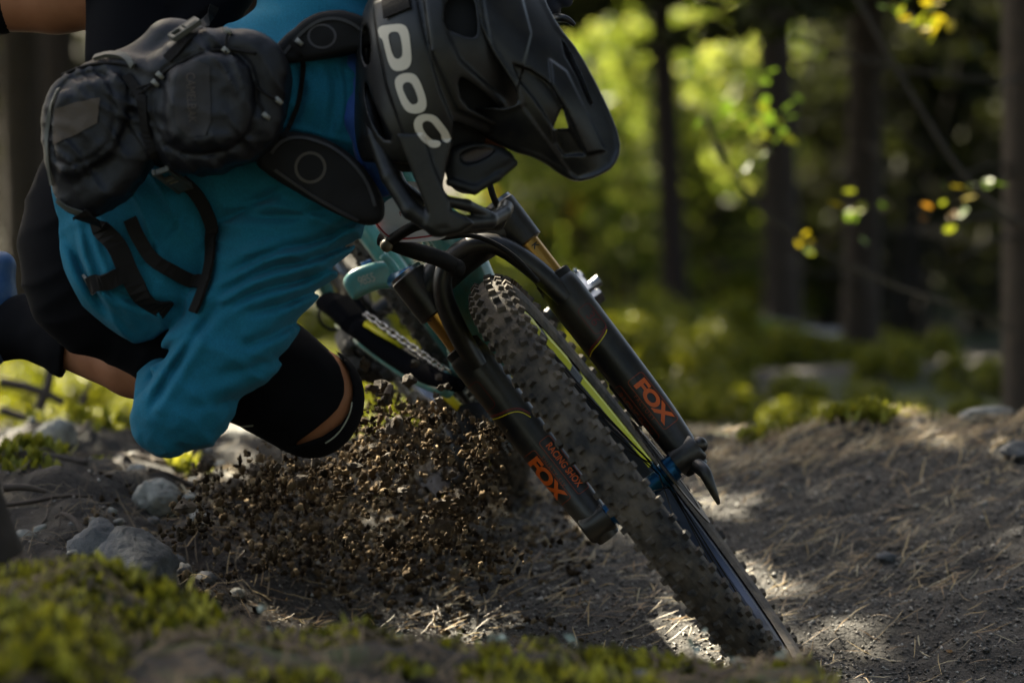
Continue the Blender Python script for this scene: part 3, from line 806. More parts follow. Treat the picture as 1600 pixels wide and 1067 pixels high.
# ------------------------------------------------------------------ the rider
M_jersey = mat('teal_jersey', (.010, .180, .280, 1), .85, sheen=.05, noise=(900, (.006, .11, .175, 1), .10), bump=(700, .5, .0015), spec=.2)
M_short = mat('black_shorts', (.0026, .0026, .0038, 1), .85, sheen=0, bump=(500, .2, .001), noise=(12, (.0055, .005, .0065, 1), .3), spec=.12)
M_skin = mat('tanned_skin', (.40, .17, .085, 1), .55, noise=(22, (.30, .115, .055, 1), .3), bump=(180, .15, .001), spec=.35)
M_glove = mat('dark_glove', (.008, .012, .028, 1), .7)
M_shoe = mat('blue_shoe', (.02, .075, .20, 1), .45, noise=(60, (.05, .11, .22, 1), .2))
M_pack = mat('black_nylon', (.0035, .0035, .006, 1), .5, noise=(16, (.008, .0078, .011, 1), .3), bump=(300, .5, .0014), spec=.4)
M_pad = mat('strap_foam', (.009, .008, .008, 1), .8, bump=(350, .4, .001), spec=.3)
M_web = mat('black_webbing', (.009, .007, .006, 1), .8, bump=(420, .4, .001), spec=.25)
M_patch = mat('grey_brown_patch', (.085, .062, .045, 1), .8, bump=(260, .5, .001))
M_grey = mat('grey_buckle', (.075, .075, .062, 1), .5)
M_pale = mat('pale_tab', (.22, .21, .18, 1), .5)
M_helm = mat('charcoal_shell', (.0065, .0062, .0066, 1), .4, noise=(34, (.017, .015, .013, 1), .13), bump=(260, .06, .0008), spec=.4)
M_helm2 = mat('charcoal_visor', (.005, .005, .0064, 1), .36, noise=(30, (.016, .0145, .013, 1), .13), bump=(260, .05, .0008), spec=.45)
M_logo = mat('bone_lettering', (.62, .54, .43, 1), .55)
M_lens = mat('brown_lens', (.022, .007, .004, 1), .35, spec=.4)
M_collar = mat('blue_collar', (.006, .06, .26, 1), .7, sheen=.2)
M_line = mat('pale_piping', (.30, .29, .22, 1), .6)

YB = -.25
def q(u, v, Y): return np.array(w2q(P(u, v, Y), YB))
def qv(w): return np.array(w2q(w, YB))
SB = S(YB)
def qc(p, a, b, ra, rb): return cap(p, a, b, ra, rb)
shR, elR = q(482, 318, -.24), q(284, 642, -.26)
shL, elL = q(520, -75, -.22), q(700, -190, -.20)
hdR, hdL = qv(GRIP_R), qv(GRIP_L)
hipR, knR, anR = q(185, 455, -.14), q(480, 622, -.12), q(40, 510, .12)
hipL, knL, anL = q(235, 205, -.14), q(214, -22, -.15), q(-200, 10, -.05)
headc = np.array((700, 105, -95.))
def hand(p, g, sd, grow=0):
    d = None
    for k, (o, ln) in enumerate(((-.032, .92), (-.011, 1.0), (.010, .97), (.030, .82))):
        g2 = g + LF * (-o * sd)
        pts = [g2 + STE * .024 - FF * .018, g2 + STE * (.028) + FF * .012 * ln, g2 + FF * .030 * ln + STE * .004, g2 + FF * .016 - STE * .022 * ln]
        for a, b in zip(pts[:-1], pts[1:]):
            e = cap(p, qv(a), qv(b), 10.5 + grow, 9.5 + grow); d = e if d is None else smin(d, e, 2)
    th = [g - FF * .02 + STE * .004 + LF * (.036 * sd), g - STE * .020 + LF * (.05 * sd) - FF * .004, g - STE * .018 + LF * (.055 * sd) + FF * .020]
    th = [t - LF * (.085 * sd) for t in th]
    for a, b in zip(th[:-1], th[1:]): d = smin(d, cap(p, qv(a), qv(b), 12 + grow, 10 + grow), 4)
    pm = [g - FF * .030 + STE * .018 - LF * .03, g - FF * .030 + STE * .018 + LF * .03]
    d = smin(d, cap(p, qv(pm[0]), qv(pm[1]), 18 + grow, 18 + grow), 8)
    return smin(d, cap(p, qv(g - FF * .03 + STE * .016), qv(g - FF * .075 + STE * .02), 20 + grow, 22 + grow), 10)
def torso(p, g=0):
    d = ecap(p, (505, 160, 0), (165, 325, 95), (.43, .9, 0), (165 + g, 96 + g), (125 + g, 92 + g))
    d = smin(d, cap(p, shR, q(500, 160, -.23), 70 + g, 95 + g), 40)
    return smin(d, cap(p, shL, q(500, 160, -.23), 70 + g, 95 + g), 40)
def armR(p, g=0, g2=0):
    d = smin(cap(p, shR, elR, 62 + g, 50 + g), cap(p, elR, q(300, 520, -.07), 46 + g2, 38 + g2), 14)
    return smin(d, cap(p, q(300, 520, -.07), qv(GRIP_R - FF * .075 + STE * .02), 36 + g2, 28 + g2), 14)
def armL(p, g=0):
    return smin(cap(p, shL, elL, 62 + g, 48 + g), cap(p, elL, qv(GRIP_L - FF * .075 + STE * .02), 46 + g, 28 + g), 14)
def legR(p, g=0):
    d = cap(p, hipR, knR, 96 + g, 83 + g)
    return smin(d, chain(p, [(*knR, 66 + g), (*(knR * .72 + anR * .28 + (0, 4, 0)), 62 + g), (*(knR * .4 + anR * .6 + (0, 8, 0)), 62 + g), (*anR, 40 + g)]), 20)
def legL(p, g=0):
    d = cap(p, hipL, knL, 98 + g, 66 + g)
    return smin(d, chain(p, [(*knL, 62 + g), (*(knL * .7 + anL * .3), 66 + g), (*anL, 38 + g)]), 18)
def pelvis(p, g=0): return ell(p, (158, 345, 118), (118 + g, 175 + g, 100 + g), .25)
def body_f(p):
    d = smin(torso(p), pelvis(p), 40)
    for e in (armR(p), armL(p), legR(p), legL(p)): d = smin(d, e, 22)
    d = smin(d, hand(p, GRIP_R, -1), 8); d = smin(d, hand(p, GRIP_L, 1), 8)
    d = smin(d, cap(p, (530, 150, -10), headc, 62, 60), 20)
    d = smin(d, ell(p, headc, (98, 118, 92)), 12)
    d = smin(d, ell(p, headc + (70, 75, -5), (62, 60, 60)), 20)         # jaw and face
    d = smin(d, cap(p, headc + (95, 45, -20), headc + (128, 72, -14), 10, 16), 8)  # nose
    d = smin(d, ell(p, headc + (92, 98, -10), (36, 12, 30)), 5)          # lips
    d = smax(d, -ell(p, headc + (108, 38, -50), (14, 12, 14)), 5); d = smax(d, -ell(p, headc + (112, 38, 24), (14, 12, 14)), 5)
    d = smin(d, ell(p, headc + (-5, 25, -92), (22, 30, 9)), 5)           # ear
    f = [(*anR, 38), (*(anR + (-66, 20, 20)), 32), (*(anR + (-60, -40, 20)), 28), (*(anR + (-48, -90, 24)), 18)]
    d = smin(d, chain(p, f), 12)
    return smin(d, chain(p, [(*anL, 38), (*(anL + (-50, 20, 0)), 34), (*(anL + (-40, 120, 0)), 24)]), 12)
rider = empty('person', P(300, 1000, .2))
tag(rider, 'mountain biker in teal long-sleeved jersey and black shorts thrown sideways off the bike', 'person')
sdf_obj('body', body_f, (-330, -290, -230), (1010, 790, 560), 6, YB, M_skin, rider, key='body')

def ridge(x): return 1 - np.abs(x)
def wrinkles(p, dirx, scale_a, scale_b, amp, seed, warp=.6):
    dx, dy = dirx; a = p[:, 0] * dx + p[:, 1] * dy; b = -p[:, 0] * dy + p[:, 1] * dx
    wp = vnoise(a / (scale_b * .7) + seed, b / (scale_b * .7), p[:, 2] / 120 + seed) * scale_a * warp
    n = vnoise((a + wp) / scale_a + seed * 3.1, b / scale_b, p[:, 2] / scale_b + seed)
    return amp * (ridge(n) ** 2 - .5)
KEEP = [(60, 180), (78, 300), (88, 352), (100, 420), (128, 478), (168, 512), (205, 537), (236, 530), (262, 512), (300, 500), (345, 495), (345, 900), (1200, 900), (1200, -500), (330, -500), (330, -20), (200, 60)]
FOLDS = [([(562, 342), (505, 378), (432, 392), (362, 428)], 9, 5), ([(556, 374), (492, 408), (420, 420), (345, 462)], 10, 5), ([(546, 404), (482, 438), (402, 456), (352, 486)], 9, 5), ([(530, 434), (470, 468), (392, 492)], 8, 5),
         ([(505, 468), (446, 516), (384, 542)], 7, 6), ([(445, 298), (402, 322), (350, 344)], 7, 6), ([(520, 328), (450, 344), (384, 338)], 7, 6), ([(345, 478), (300, 540), (258, 606), (240, 640)], 8, 6), ([(470, 540), (410, 575), (350, 582)], 5, 7), ([(420, 600), (360, 630), (300, 632)], 4, 8),
         ([(104, 372), (140, 446), (206, 522)], 7, 6), ([(150, 436), (206, 470), (284, 484)], 8, 6), ([(134, 356), (152, 420), (198, 496)], 7, 5), ([(118, 360), (128, 420), (168, 492)], 6, 5), ([(300, 330), (250, 370), (226, 420)], 5, 7), ([(470, 110), (480, 160), (452, 214)], 6, 6), ([(520, 100), (534, 150), (520, 214)], 6, 6), ([(540, 96), (548, 150), (546, 220)], 5, 5), ([(270, 540), (250, 580), (226, 600)], 6, 6), ([(300, 520), (262, 552), (236, 560)], 6, 6)]
def folds(p):
    r = np.zeros(len(p)); near = p[:, 2] < 150
    for pts, amp, w in FOLDS:
        pl = chaikin(pts, 1, False); d = np.full(len(p), 1e9); n = len(pl) - 1; tt = np.zeros(len(p))
        for i in range(n):
            (ax, ay), (bx, by) = pl[i], pl[i + 1]; ex, ey = bx - ax, by - ay
            t = np.clip(((p[:, 0] - ax) * ex + (p[:, 1] - ay) * ey) / (ex * ex + ey * ey), 0, 1)
            e = np.hypot(p[:, 0] - ax - ex * t, p[:, 1] - ay - ey * t); m = e < d; d = np.where(m, e, d); tt = np.where(m, (i + t) / n, tt)
        fade = np.sin(np.pi * np.clip(tt * .92 + .06, 0, 1)) ** .6
        r += amp * fade * (-np.exp(-(d / w) ** 2) + .8 * np.exp(-((d - 2.6 * w) / (1.5 * w)) ** 2))
    return r * near
def jersey_f(p):
    t = torso(p, 16)
    hang = ell(p, (222, 408, 60), (140, 128, 112), .35)
    t = smin(t, hang, 40)
    u, v = p[:, 0], p[:, 1]
    t = t - wrinkles(p, (.92, -.38), 46, 190, 13, 1.3) * sstep(420, 250, u) - wrinkles(p, (-.35, .93), 36, 190, 14, 4.7) * sstep(300, 420, u)
    t = t - 5 * np.sin((u * .9 - v * .5 + 26 * vnoise(u / 90, v / 90, p[:, 2] / 90)) / 13) * sstep(260, 130, u) * sstep(300, 380, v)
    t = smax(t, poly2(p, KEEP), 5)
    a = smin(cap(p, shR + (-14, 12, 0), elR, 96, 62), cap(p, q(430, 388, -.24), q(352, 548, -.26), 90, 76), 30)
    a = smin(a, cap(p, elR, elR + (-24, 14, 12), 66, 56), 22)
    f = smin(cap(p, elR + (-22, -6, 40), q(276, 530, -.10), 56, 48), cap(p, q(276, 530, -.10), qv(GRIP_R - FF * .075 + STE * .02), 46, 34), 16)
    ax = (-.60, .80); sa = (u - 500) * ax[0] + (v - 340) * ax[1]
    w1 = wrinkles(p, (-.30, .95), 25, 190, 12, 2.2, .9) * sstep(-120, -20, sa) * sstep(330, 120, sa)
    w2 = wrinkles(p, (-.62, .78), 38, 240, 9, 6.1) * sstep(90, 200, sa) - 3.0 * fbm(u / 42, v / 42, p[:, 2] / 42, 3)
    a = a - w1 - w2 - 1.6 * fbm(u / 22, v / 22, p[:, 2] / 22, 2)
    f = f - wrinkles(p, (-.2, .95), 30, 120, 9, 8.3)
    d = smin(t, smin(a, f, 1.5), 8)
    d = d - folds(p)
    return smin(d, smin(armL(p, 18), cap(p, shL, q(520, 20, -.22), 88, 80), 20) - wrinkles(p, (.7, .7), 44, 150, 6, 3.3), 24)
sdf_obj('jersey', jersey_f, (60, -290, -200), (930, 760, 400), 3.4, YB, M_jersey, rider, key='jersey', relax=1)
HN = np.array((.86, .40, .32)); HN /= np.linalg.norm(HN)
def arcd(p): return poly2(p, [(350, 400), (515, 556), (526, 572), (534, 598), (534, 618), (524, 640), (508, 656), (486, 674), (458, 694), (430, 760), (-600, 760), (-600, -500), (350, -500)])
def shorts_f(p):
    pel = pelvis(p, 14); pel = smin(pel, ell(p, (120, 400, 120), (98, 150, 92)), 30)
    th = cap(p, hipR, knR, 110, 91) - 4 * fbm(p[:, 0] / 70, p[:, 1] / 70, p[:, 2] / 70, 2) - wrinkles(p, (.9, .43), 60, 150, 3, 5.5)
    th = smax(th, arcd(p), 4)
    tl = cap(p, hipL, knL, 112, 84); tl = smax(tl, -(p[:, 1] - 8 + (p[:, 0] - 220) * .95), 4)
    tl = smin(tl, chain(p, [(*q(250, 120, -.16), 70), (*q(310, 10, -.16), 66), (*q(340, -20, -.16), 60)]), 30)
    d = smin(smin(pel, th, 26), tl, 26)
    return d - wrinkles(p, (.45, .9), 38, 170, 5, 9.2) * sstep(200, 90, p[:, 0]) - wrinkles(p, (.3, .95), 30, 150, 4, 1.2) * sstep(160, 60, p[:, 1])
sdf_obj('shorts', shorts_f, (-20, -140, -60), (600, 790, 330), 5, YB, M_short, rider, key='shorts')
def kneepad_f(p):
    d = smin(cap(p, knR * .9 + hipR * .1, knR, 89, 87), ell(p, knR + (14, 10, -2), (74, 87, 78), .3), 14)
    off = poly2(p, [(350, 400), (528, 560), (541, 582), (547, 604), (547, 622), (541, 645), (529, 664), (500, 684), (462, 697), (400, 705), (360, 705), (-600, 700), (-600, -500), (350, -500)])
    return smax(d, -off, 3)
sdf_obj('knee_pad', kneepad_f, (330, 500, -60), (600, 760, 260), 3.5, YB, M_short, rider, key='kneepad')
cord('knee_pad_edge', [(551, 612), (550, 638), (540, 660), (526, 680), (508, 692)], .0012, ['kneepad'], M_line, rider, lift=.0006)
def kneeL_f(p):
    d = smin(cap(p, knL * .55 + hipL * .45, knL, 112, 84), cap(p, knL, knL * .82 + anL * .18, 78, 76), 10)
    return smax(d, -(p[:, 0] - 126), 4)
sdf_obj('knee_pad', kneeL_f, (60, -160, -60), (340, 240, 300), 5, YB, M_short, rider)
def sock_f(p):
    d = chain(p, [(*(knR * .36 + anR * .64 + (0, 6, 0)), 68), (*(knR * .18 + anR * .82 + (0, 4, 0)), 62), (*anR, 52), (*(anR + (-62, 20, 20)), 44)]) - wrinkles(p, (.5, .86), 26, 120, 3, 7.7)
    return smax(d, p[:, 0] - 62 + (p[:, 1] - 560) * .15, 4)
sdf_obj('sock', sock_f, (-130, 380, 200), (220, 640, 560), 4, YB, M_short, rider)
def sockL_f(p): return smax(cap(p, knL * .5 + anL * .5, anL, 62, 50), p[:, 0] + 4, 3)
sdf_obj('sock', sockL_f, (-330, -120, -40), (60, 140, 300), 6, YB, M_short, rider)
def shoe_f(p):
    d = chain(p, [(*(anR + (-70, 26, 10)), 46), (*(anR + (-58, -40, 20)), 38), (*(anR + (-44, -100, 24)), 26)], 20)
    return smin(d, prism(p, chaikin([(anR[0] - 120, anR[1] + 60), (anR[0] - 96, anR[1] - 130), (anR[0] - 60, anR[1] - 150), (anR[0] - 80, anR[1] + 70)], 2), anR[2] - 30, anR[2] + 60, 12), 8)
sdf_obj('shoe', shoe_f, (-190, 320, 280), (120, 640, 540), 4, YB, M_shoe, rider)
for g, sd in ((GRIP_R, -1), (GRIP_L, 1)):
    c = qv(g)
    sdf_obj('glove', lambda p, g=g, sd=sd: hand(p, g, sd, 3), c - 130, c + 130, 4, YB, M_glove, rider)
def collar_f(p):
    return chain(p, [(552, 60, -40, 22), (556, 120, -75, 26), (566, 190, -95, 26), (584, 250, -95, 22), (604, 296, -80, 14)], 14) - 2 * fbm(p[:, 0] / 14, p[:, 1] / 14, p[:, 2] / 14, 2)
sdf_obj('collar', collar_f, (510, 20, -150), (650, 330, 20), 3, YB, M_collar, rider)
decal('shorts_print', outline_mesh([[(352, 661), (372, 665), (396, 663), (396, 666), (372, 668), (352, 664)], [(356, 666), (378, 660.5), (394, 658), (394, 660), (378, 663.5), (358, 668.5)]][:1]), lambda x, y: (x, -y), ['shorts'], M_line, rider, 5)

# ------------------------------------------------------------------ helmet
YH = -.35
helmet = empty('full_face_helmet', P(690, 350, YH))
tag(helmet, 'matt charcoal full-face helmet with long visor and pale lettering', 'helmet')
BAND = [(584, 10), (650, -10), (664, 60), (690, 150), (722, 226), (700, 246), (656, 262), (632, 214), (606, 140), (592, 70)]
VENTS = [([(699, 10), (722, -12), (742, 5), (748, 60), (740, 71), (694, 54)], 70),
         ([(567, 48), (577, 42), (582, 82), (578, 112), (567, 92)], 60),
         ([(716, 127), (740, 139), (768, 162), (800, 191), (801, 203), (764, 190), (724, 171)], 80),
         ([(574, 128), (584, 160), (598, 190), (618, 226), (600, 222), (582, 190), (572, 150)], 60),
         ([(800, -20), (832, -30), (818, 15), (796, 22)], 70)]
def shell_f(p):
    u, v, w = p[:, 0], p[:, 1], p[:, 2]
    full = smin(ell(p, (702, 85, 10), (146, 172, 150)), ell(p, (660, 195, -2), (104, 118, 122), .25), 45)
    full = np.minimum(full, smax(full - 5, poly2(p, BAND), 4))
    full = smin(full, smax(full - 7, poly2(p, [(655, -60), (690, -60), (700, 60), (722, 105), (790, 165), (815, 205), (800, 215), (716, 178), (676, 90)]), 6), 5)
    d = smax(full, -(full + 20), 3)
    d = smax(d, -prism(p, [(712, 196), (760, 214), (1000, 240), (1000, 470), (706, 470), (696, 300)], -300, 300), 4)
    d = smax(d, v - (256 + (u - 600) * .10), 5)
    for poly, dep in VENTS:
        d = smax(d, -prism(p, chaikin(poly, 1), -260, -10), 4)
    return d
sdf_obj('shell', shell_f, (540, -100, -150), (860, 290, 175), 2.6, YH, M_helm, helmet, key='shell')
sdf_obj('liner', lambda p: smax(smin(ell(p, (702, 85, 10), (122, 148, 126)), ell(p, (668, 190, -2), (82, 96, 98), .25), 40), p[:, 1] - 268, 4), (560, -80, -130), (850, 290, 150), 6, YH, mat('liner_foam', (.005, .005, .005, 1), .9), helmet)
def chin_f(p):
    d = chain(p, [(572, 150, -40, 12), (586, 215, -72, 13), (612, 280, -96, 14), (645, 332, -112, 15), (684, 358, -116, 15), (722, 352, -92, 13), (765, 347, -50, 12), (788, 332, 0, 11), (790, 324, 40, 12), (776, 345, 80, 13), (700, 352, 110, 15), (620, 290, 100, 15), (584, 200, 78, 15)], 4)
    d = smin(d, prism(p, [(622, 215), (664, 215), (680, 265), (704, 320), (706, 358), (680, 358), (664, 318), (644, 268)], -134, -108, 5), 4)
    d = smin(d, prism(p, [(664, 224), (710, 224), (700, 262), (692, 300), (700, 330), (684, 330), (672, 285)], -126, -104, 5), 4)
    d = smin(d, chain(p, [(698, 318, -112, 9), (730, 324, -92, 9), (768, 340, -48, 8)], 4), 3)
    d = smin(d, prism(p, [(668, 338), (704, 330), (728, 340), (742, 352), (722, 366), (690, 374), (664, 358)], -132, -90, 7), 4)
    return d
sdf_obj('chin_bar', chin_f, (545, 110, -165), (830, 400, 150), 2.5, YH, M_helm, helmet, key='chin')
VIS = [(744, -60), (834, -60), (852, 5), (872, 45), (905, 85), (938, 150), (962, 205), (969, 238), (957, 266), (930, 281), (902, 288), (882, 281), (842, 252), (800, 240), (752, 213), (722, 190), (716, 168), (748, 172), (790, 176), (812, 168), (800, 135), (768, 88), (748, 40)]
def visor_f(p):
    u, v, w = p[:, 0], p[:, 1], p[:, 2]
    b = (u - 740) * .74 - (v - 60) * .67
    ws = -118 + .0078 * (b - 8) ** 2
    a = (u - 740) * .67 + (v - 60) * .74
    ws = ws + 26 * sstep(150, 280, a)
    raise_ = 8 * sstep(2, -2, poly2(p, [(858, 100), (884, 118), (944, 240), (914, 246), (886, 185), (862, 142)])) - 7 * sstep(2, -2, poly2(p, [(863, 208), (888, 208), (914, 246), (880, 248), (866, 228)])) \
        + 5 * sstep(2, -2, poly2(p, [(744, -60), (800, -60), (830, 60), (808, 150), (770, 90)])) + 4 * sstep(2.5, -2.5, poly2(p, [(716, 168), (790, 176), (812, 168), (900, 286), (842, 252), (752, 213)]))
    ws = ws - raise_
    th = 9 + 4 * sstep(10, 0, -poly2(p, VIS))
    a2 = poly2(p, chaikin(VIS, 1)); d = smax(a2, np.abs(w - ws) * .8 - th, 3)
    d = smax(d, -poly2(p, [(863, 208), (872, 184), (878, 176), (887, 206)]), 1.5)
    d = smax(d, -smax(poly2(p, [(800, 108), (830, 118), (856, 136), (884, 180), (872, 184), (863, 206), (835, 163), (812, 135)]), (ws + 22 - 30) * 0 - (ws + 26 - w) * 0 + (w - (ws + 6)), 1.5), 1.5)
    d = smax(d, -smax(poly2(p, [(876, 64), (892, 92), (907, 125), (925, 170), (918, 168), (897, 120), (882, 94)]), w - (ws + 2), 1.5), 1.5)
    return d
sdf_obj('visor', visor_f, (700, -80, -150), (990, 310, 60), 2.3, YH, M_helm2, helmet, key='visor')
sdf_obj('visor_dark_backing', lambda p: chain(p, [(800, 92, -50, 16), (842, 150, -40, 13), (858, 176, -34, 9)], 8), (770, 60, -90), (900, 210, 10), 3, YH, M_helm2, helmet)  # added behind the visor opening so the view through it stays dark
def gog_f(p):
    d = prism(p, chaikin([(696, 236), (730, 224), (780, 230), (806, 246), (800, 262), (772, 280), (744, 302), (714, 300), (696, 280)], 1), -84, 90, 16)
    d = smax(d, -prism(p, chaikin([(716, 246), (740, 234), (768, 231), (776, 240), (752, 256), (726, 262)], 1), -120, -74, 3), 3)
    return smin(d, chain(p, [(704, 288, -88, 7), (742, 300, -82, 7), (776, 280, -78, 7), (804, 258, -70, 6)], 6), 3)
sdf_obj('goggles', gog_f, (670, 200, -130), (830, 330, 130), 3, YH, mat('goggle_black', (.004, .004, .004, 1), .6), helmet, key='goggles')
decal('goggle_lens', outline_mesh([chaikin([(720, 246), (740, 234), (768, 230), (772, 238), (752, 250), (728, 256)], 2)]), lambda x, y: (x, -y), ['goggles'], M_lens, helmet, 5, lift=.001)
ribbon('goggle_strap', [(616, -40), (618, -10), (622, 22)], .040, ['shell'], M_web, helmet, .003, lift=.001)
MB().ball(P(640, 226, -.447), .0045, (1, .5, 1)).build('rivet', mat('brass_rivet', (.20, .16, .08, 1), .4, metal=.6), helmet, True)
def zp(pts): return [(540 + x / 2.667, y / 2.667) for x, y in pts]
LET = [[zp([(134, 112), (195, 104), (235, 101), (258, 115), (268, 150), (276, 235), (274, 268), (258, 290), (222, 300), (196, 292), (180, 262), (165, 200), (156, 163), (143, 158)]), zp([(178, 140), (214, 131), (231, 148), (241, 222), (233, 244), (213, 249), (198, 232), (184, 180)])],
       [zp([(203, 340), (222, 312), (268, 303), (298, 316), (322, 365), (339, 425), (334, 460), (306, 475), (268, 473), (244, 455), (222, 405)]), zp([(236, 368), (245, 346), (266, 342), (282, 355), (304, 412), (301, 432), (281, 439), (264, 426)])],
       [zp([(439, 575), (424, 543), (400, 512), (375, 482), (335, 474), (297, 484), (281, 518), (298, 564), (333, 604), (365, 619), (390, 613), (398, 600), (391, 590), (370, 588), (345, 572), (322, 540), (318, 515), (335, 502), (358, 508), (378, 535), (399, 562), (397, 574), (406, 590), (422, 598), (436, 590)])]]
for lp in LET:
    decal('logo_letter', outline_mesh([chaikin(x, 2) for x in lp]), lambda x, y: (x, -y), ['shell', 'chin'], M_logo, helmet, 4, lift=.0012)

# ------------------------------------------------------------------ hydration backpack
YP = -.40
pack = empty('hydration_backpack', P(250, 330, YP))
tag(pack, 'black hydration backpack with buckles and side pockets worn on the rider\'s back', 'backpack')
LOBE1 = chaikin([(216, 120), (236, 92), (280, 58), (330, 44), (395, 48), (438, 72), (454, 110), (450, 170), (438, 214), (400, 252), (330, 274), (272, 270), (234, 238), (218, 180)], 2)
LOBE2 = chaikin([(60, 195), (70, 145), (98, 112), (150, 92), (205, 86), (240, 98), (250, 180), (240, 240), (205, 300), (155, 334), (112, 340), (84, 312), (64, 255)], 2)
def pack_f(p):
    u, v = p[:, 0], p[:, 1]; sh = (440 - u) * .18
    z = p - np.stack([0 * u, 0 * u, sh], 1)
    a = prism(z, LOBE1, -78, 70, 32); b = prism(z, LOBE2, -66, 70, 28)
    b = smin(b, prism(z, chaikin([(80, 150), (150, 118), (200, 112), (210, 190), (170, 250), (100, 290), (78, 220)], 1), -86, 0, 18), 10)
    a = smin(a, prism(z, chaikin([(262, 110), (330, 78), (396, 92), (410, 160), (392, 226), (310, 246), (258, 214)], 1), -100, 0, 24), 10)
    c = prism(z, chaikin([(105, 115), (160, 85), (215, 62), (245, 25), (300, 30), (330, 60), (250, 110), (170, 130)], 2), -40, 60, 28)
    d = smin(smin(a, b, 34), c, 20)
    n = 3 * fbm(u / 40, v / 40, z[:, 2] / 40, 3) + wrinkles(z, (.8, -.6), 20, 140, 6, 3.9) + wrinkles(z, (-.3, .95), 26, 120, 5, 7.1)
    n = n * sstep(0, 12, -np.minimum(poly2(p, LOBE1), poly2(p, LOBE2)) + 8)
    # pocket seams
    s = np.abs(poly2(p, chaikin([(88, 130), (170, 108), (186, 180), (170, 240), (92, 268), (78, 200)], 1))); n = n - 4 * np.exp(-(s / 4) ** 2)
    s = np.abs(poly2(p, chaikin([(240, 120), (330, 80), (392, 92), (408, 160), (390, 230), (300, 250), (246, 220)], 1))); n = n - 4 * np.exp(-(s / 4) ** 2)
    return d - n
sdf_obj('bag', pack_f, (30, -20, -120), (480, 370, 160), 3.2, YP, M_pack, pack, key='pack')
for nm, poly, w0, w1 in (('shoulder_strap', [(418, 100), (436, 70), (470, 40), (505, 20), (552, 22), (590, 40), (596, 66), (566, 82), (520, 93), (470, 102)], -92, -52), ('shoulder_strap', [(396, 254), (420, 216), (456, 206), (500, 214), (542, 236), (582, 276), (602, 318), (598, 350), (562, 352), (515, 330), (465, 300), (424, 278)], -92, -40)):
    YS = -.32
    po = chaikin(poly, 2)
    sdf_obj(nm, lambda p, po=po, w0=w0, w1=w1: prism(p, po, w0 + 30, w1 + 80, 12) - 1.5 * fbm(p[:, 0] / 30, p[:, 1] / 30, p[:, 2] / 30, 2), (395, 0, -90), (620, 370, 60), 3, YS, M_pad, pack, key='strap%d' % (1 if poly[0][1] > 200 else 0))
for kk, pl in ((0, [(444, 84), (474, 46), (508, 27), (545, 32), (570, 52)]), (1, [(424, 240), (436, 222), (462, 213), (500, 221), (538, 242), (574, 282), (586, 322)]), (1, [(430, 266), (468, 292), (516, 322), (560, 344)])):
    ribbon('strap_binding', pl, .004, ['strap%d' % kk], mat('strap_binding', (.03, .028, .03, 1), .6), pack, .002, it=2, lift=.0005)
def ring(c, r, t, ry=1.0):
    return [[(c[0] + rr * math.cos(a), c[1] + rr * ry * math.sin(a)) for a in [2 * math.pi * k / 40 for k in range(40)]] for rr in (r, r - t)]
decal('strap_ring', outline_mesh(ring((503, 57), 23, 4, .85)), lambda x, y: (x, -y), ['strap0'], mat('ring_print', (.055, .05, .055, 1), .7), pack, 5)
decal('strap_ring', outline_mesh(ring((485, 262), 25, 4.5)), lambda x, y: (x, -y), ['strap1'], mat('ring_print2', (.07, .058, .045, 1), .7), pack, 5)
decal('rear_patch', outline_mesh([[(87, 170), (120, 160), (156, 153), (153, 192), (120, 210), (85, 226)]]), lambda x, y: (x, -y), ['pack'], M_patch, pack, 6, lift=.002)
decal('name_patch', outline_mesh([[(280, 106), (310, 96), (328, 104), (330, 190), (322, 212), (296, 214), (276, 196), (272, 150)]]), lambda x, y: (x, -y), ['pack'], mat('name_patch', (.022, .018, .017, 1), .7), pack, 6, lift=.0015)
decal('pack_print', text_mesh('CAMELBAK', .0), along2((299, 153), (.04, 1), 15.5, 20), ['pack'], mat('faded_print', (.075, .055, .045, 1), .7), pack, 4, lift=.003)
KP = ['pack', 'jersey', 'shorts', 'strap0', 'strap1']
ribbon('webbing', [(196, 120), (222, 150), (228, 190), (232, 230), (246, 252), (262, 266)], .012, KP, M_web, pack)
ribbon('webbing', [(286, 282), (306, 296), (326, 330), (336, 370), (336, 410), (326, 450), (308, 492)], .017, KP, M_web, pack, .004, lift=.006)
ribbon('hip_belt', [(128, 330), (160, 350), (185, 390), (205, 440), (232, 468), (262, 480)], .026, KP, M_web, pack, .004, lift=.006)
ribbon('hip_belt', [(205, 345), (226, 392), (262, 424), (300, 442), (332, 446)], .018, KP, M_web, pack, .004, lift=.006)
ribbon('webbing', [(148, 444), (176, 434), (206, 428)], .022, KP, M_web, pack, .004, lift=.006)
ribbon('belt_tab', [(136, 430), (142, 444), (150, 458)], .014, KP, M_pale, pack, .004)
ribbon('webbing', [(452, 64), (470, 82), (478, 110), (470, 150), (456, 188), (444, 216)], .006, KP, M_web, pack, .002, default=-.42)
ribbon('webbing', [(262, 94), (290, 66), (320, 40), (334, 10)], .013, KP, M_web, pack)
ribbon('piping', [(84, 290), (76, 250), (74, 205), (82, 165), (94, 140)], .006, ['pack'], M_grey, pack, .002)
ribbon('piping', [(92, 312), (108, 326), (132, 332)], .007, ['pack'], M_grey, pack, .003)
ribbon('handle', [(152, 94), (176, 88), (200, 92), (212, 104)], .008, ['pack'], M_grey, pack, .005)
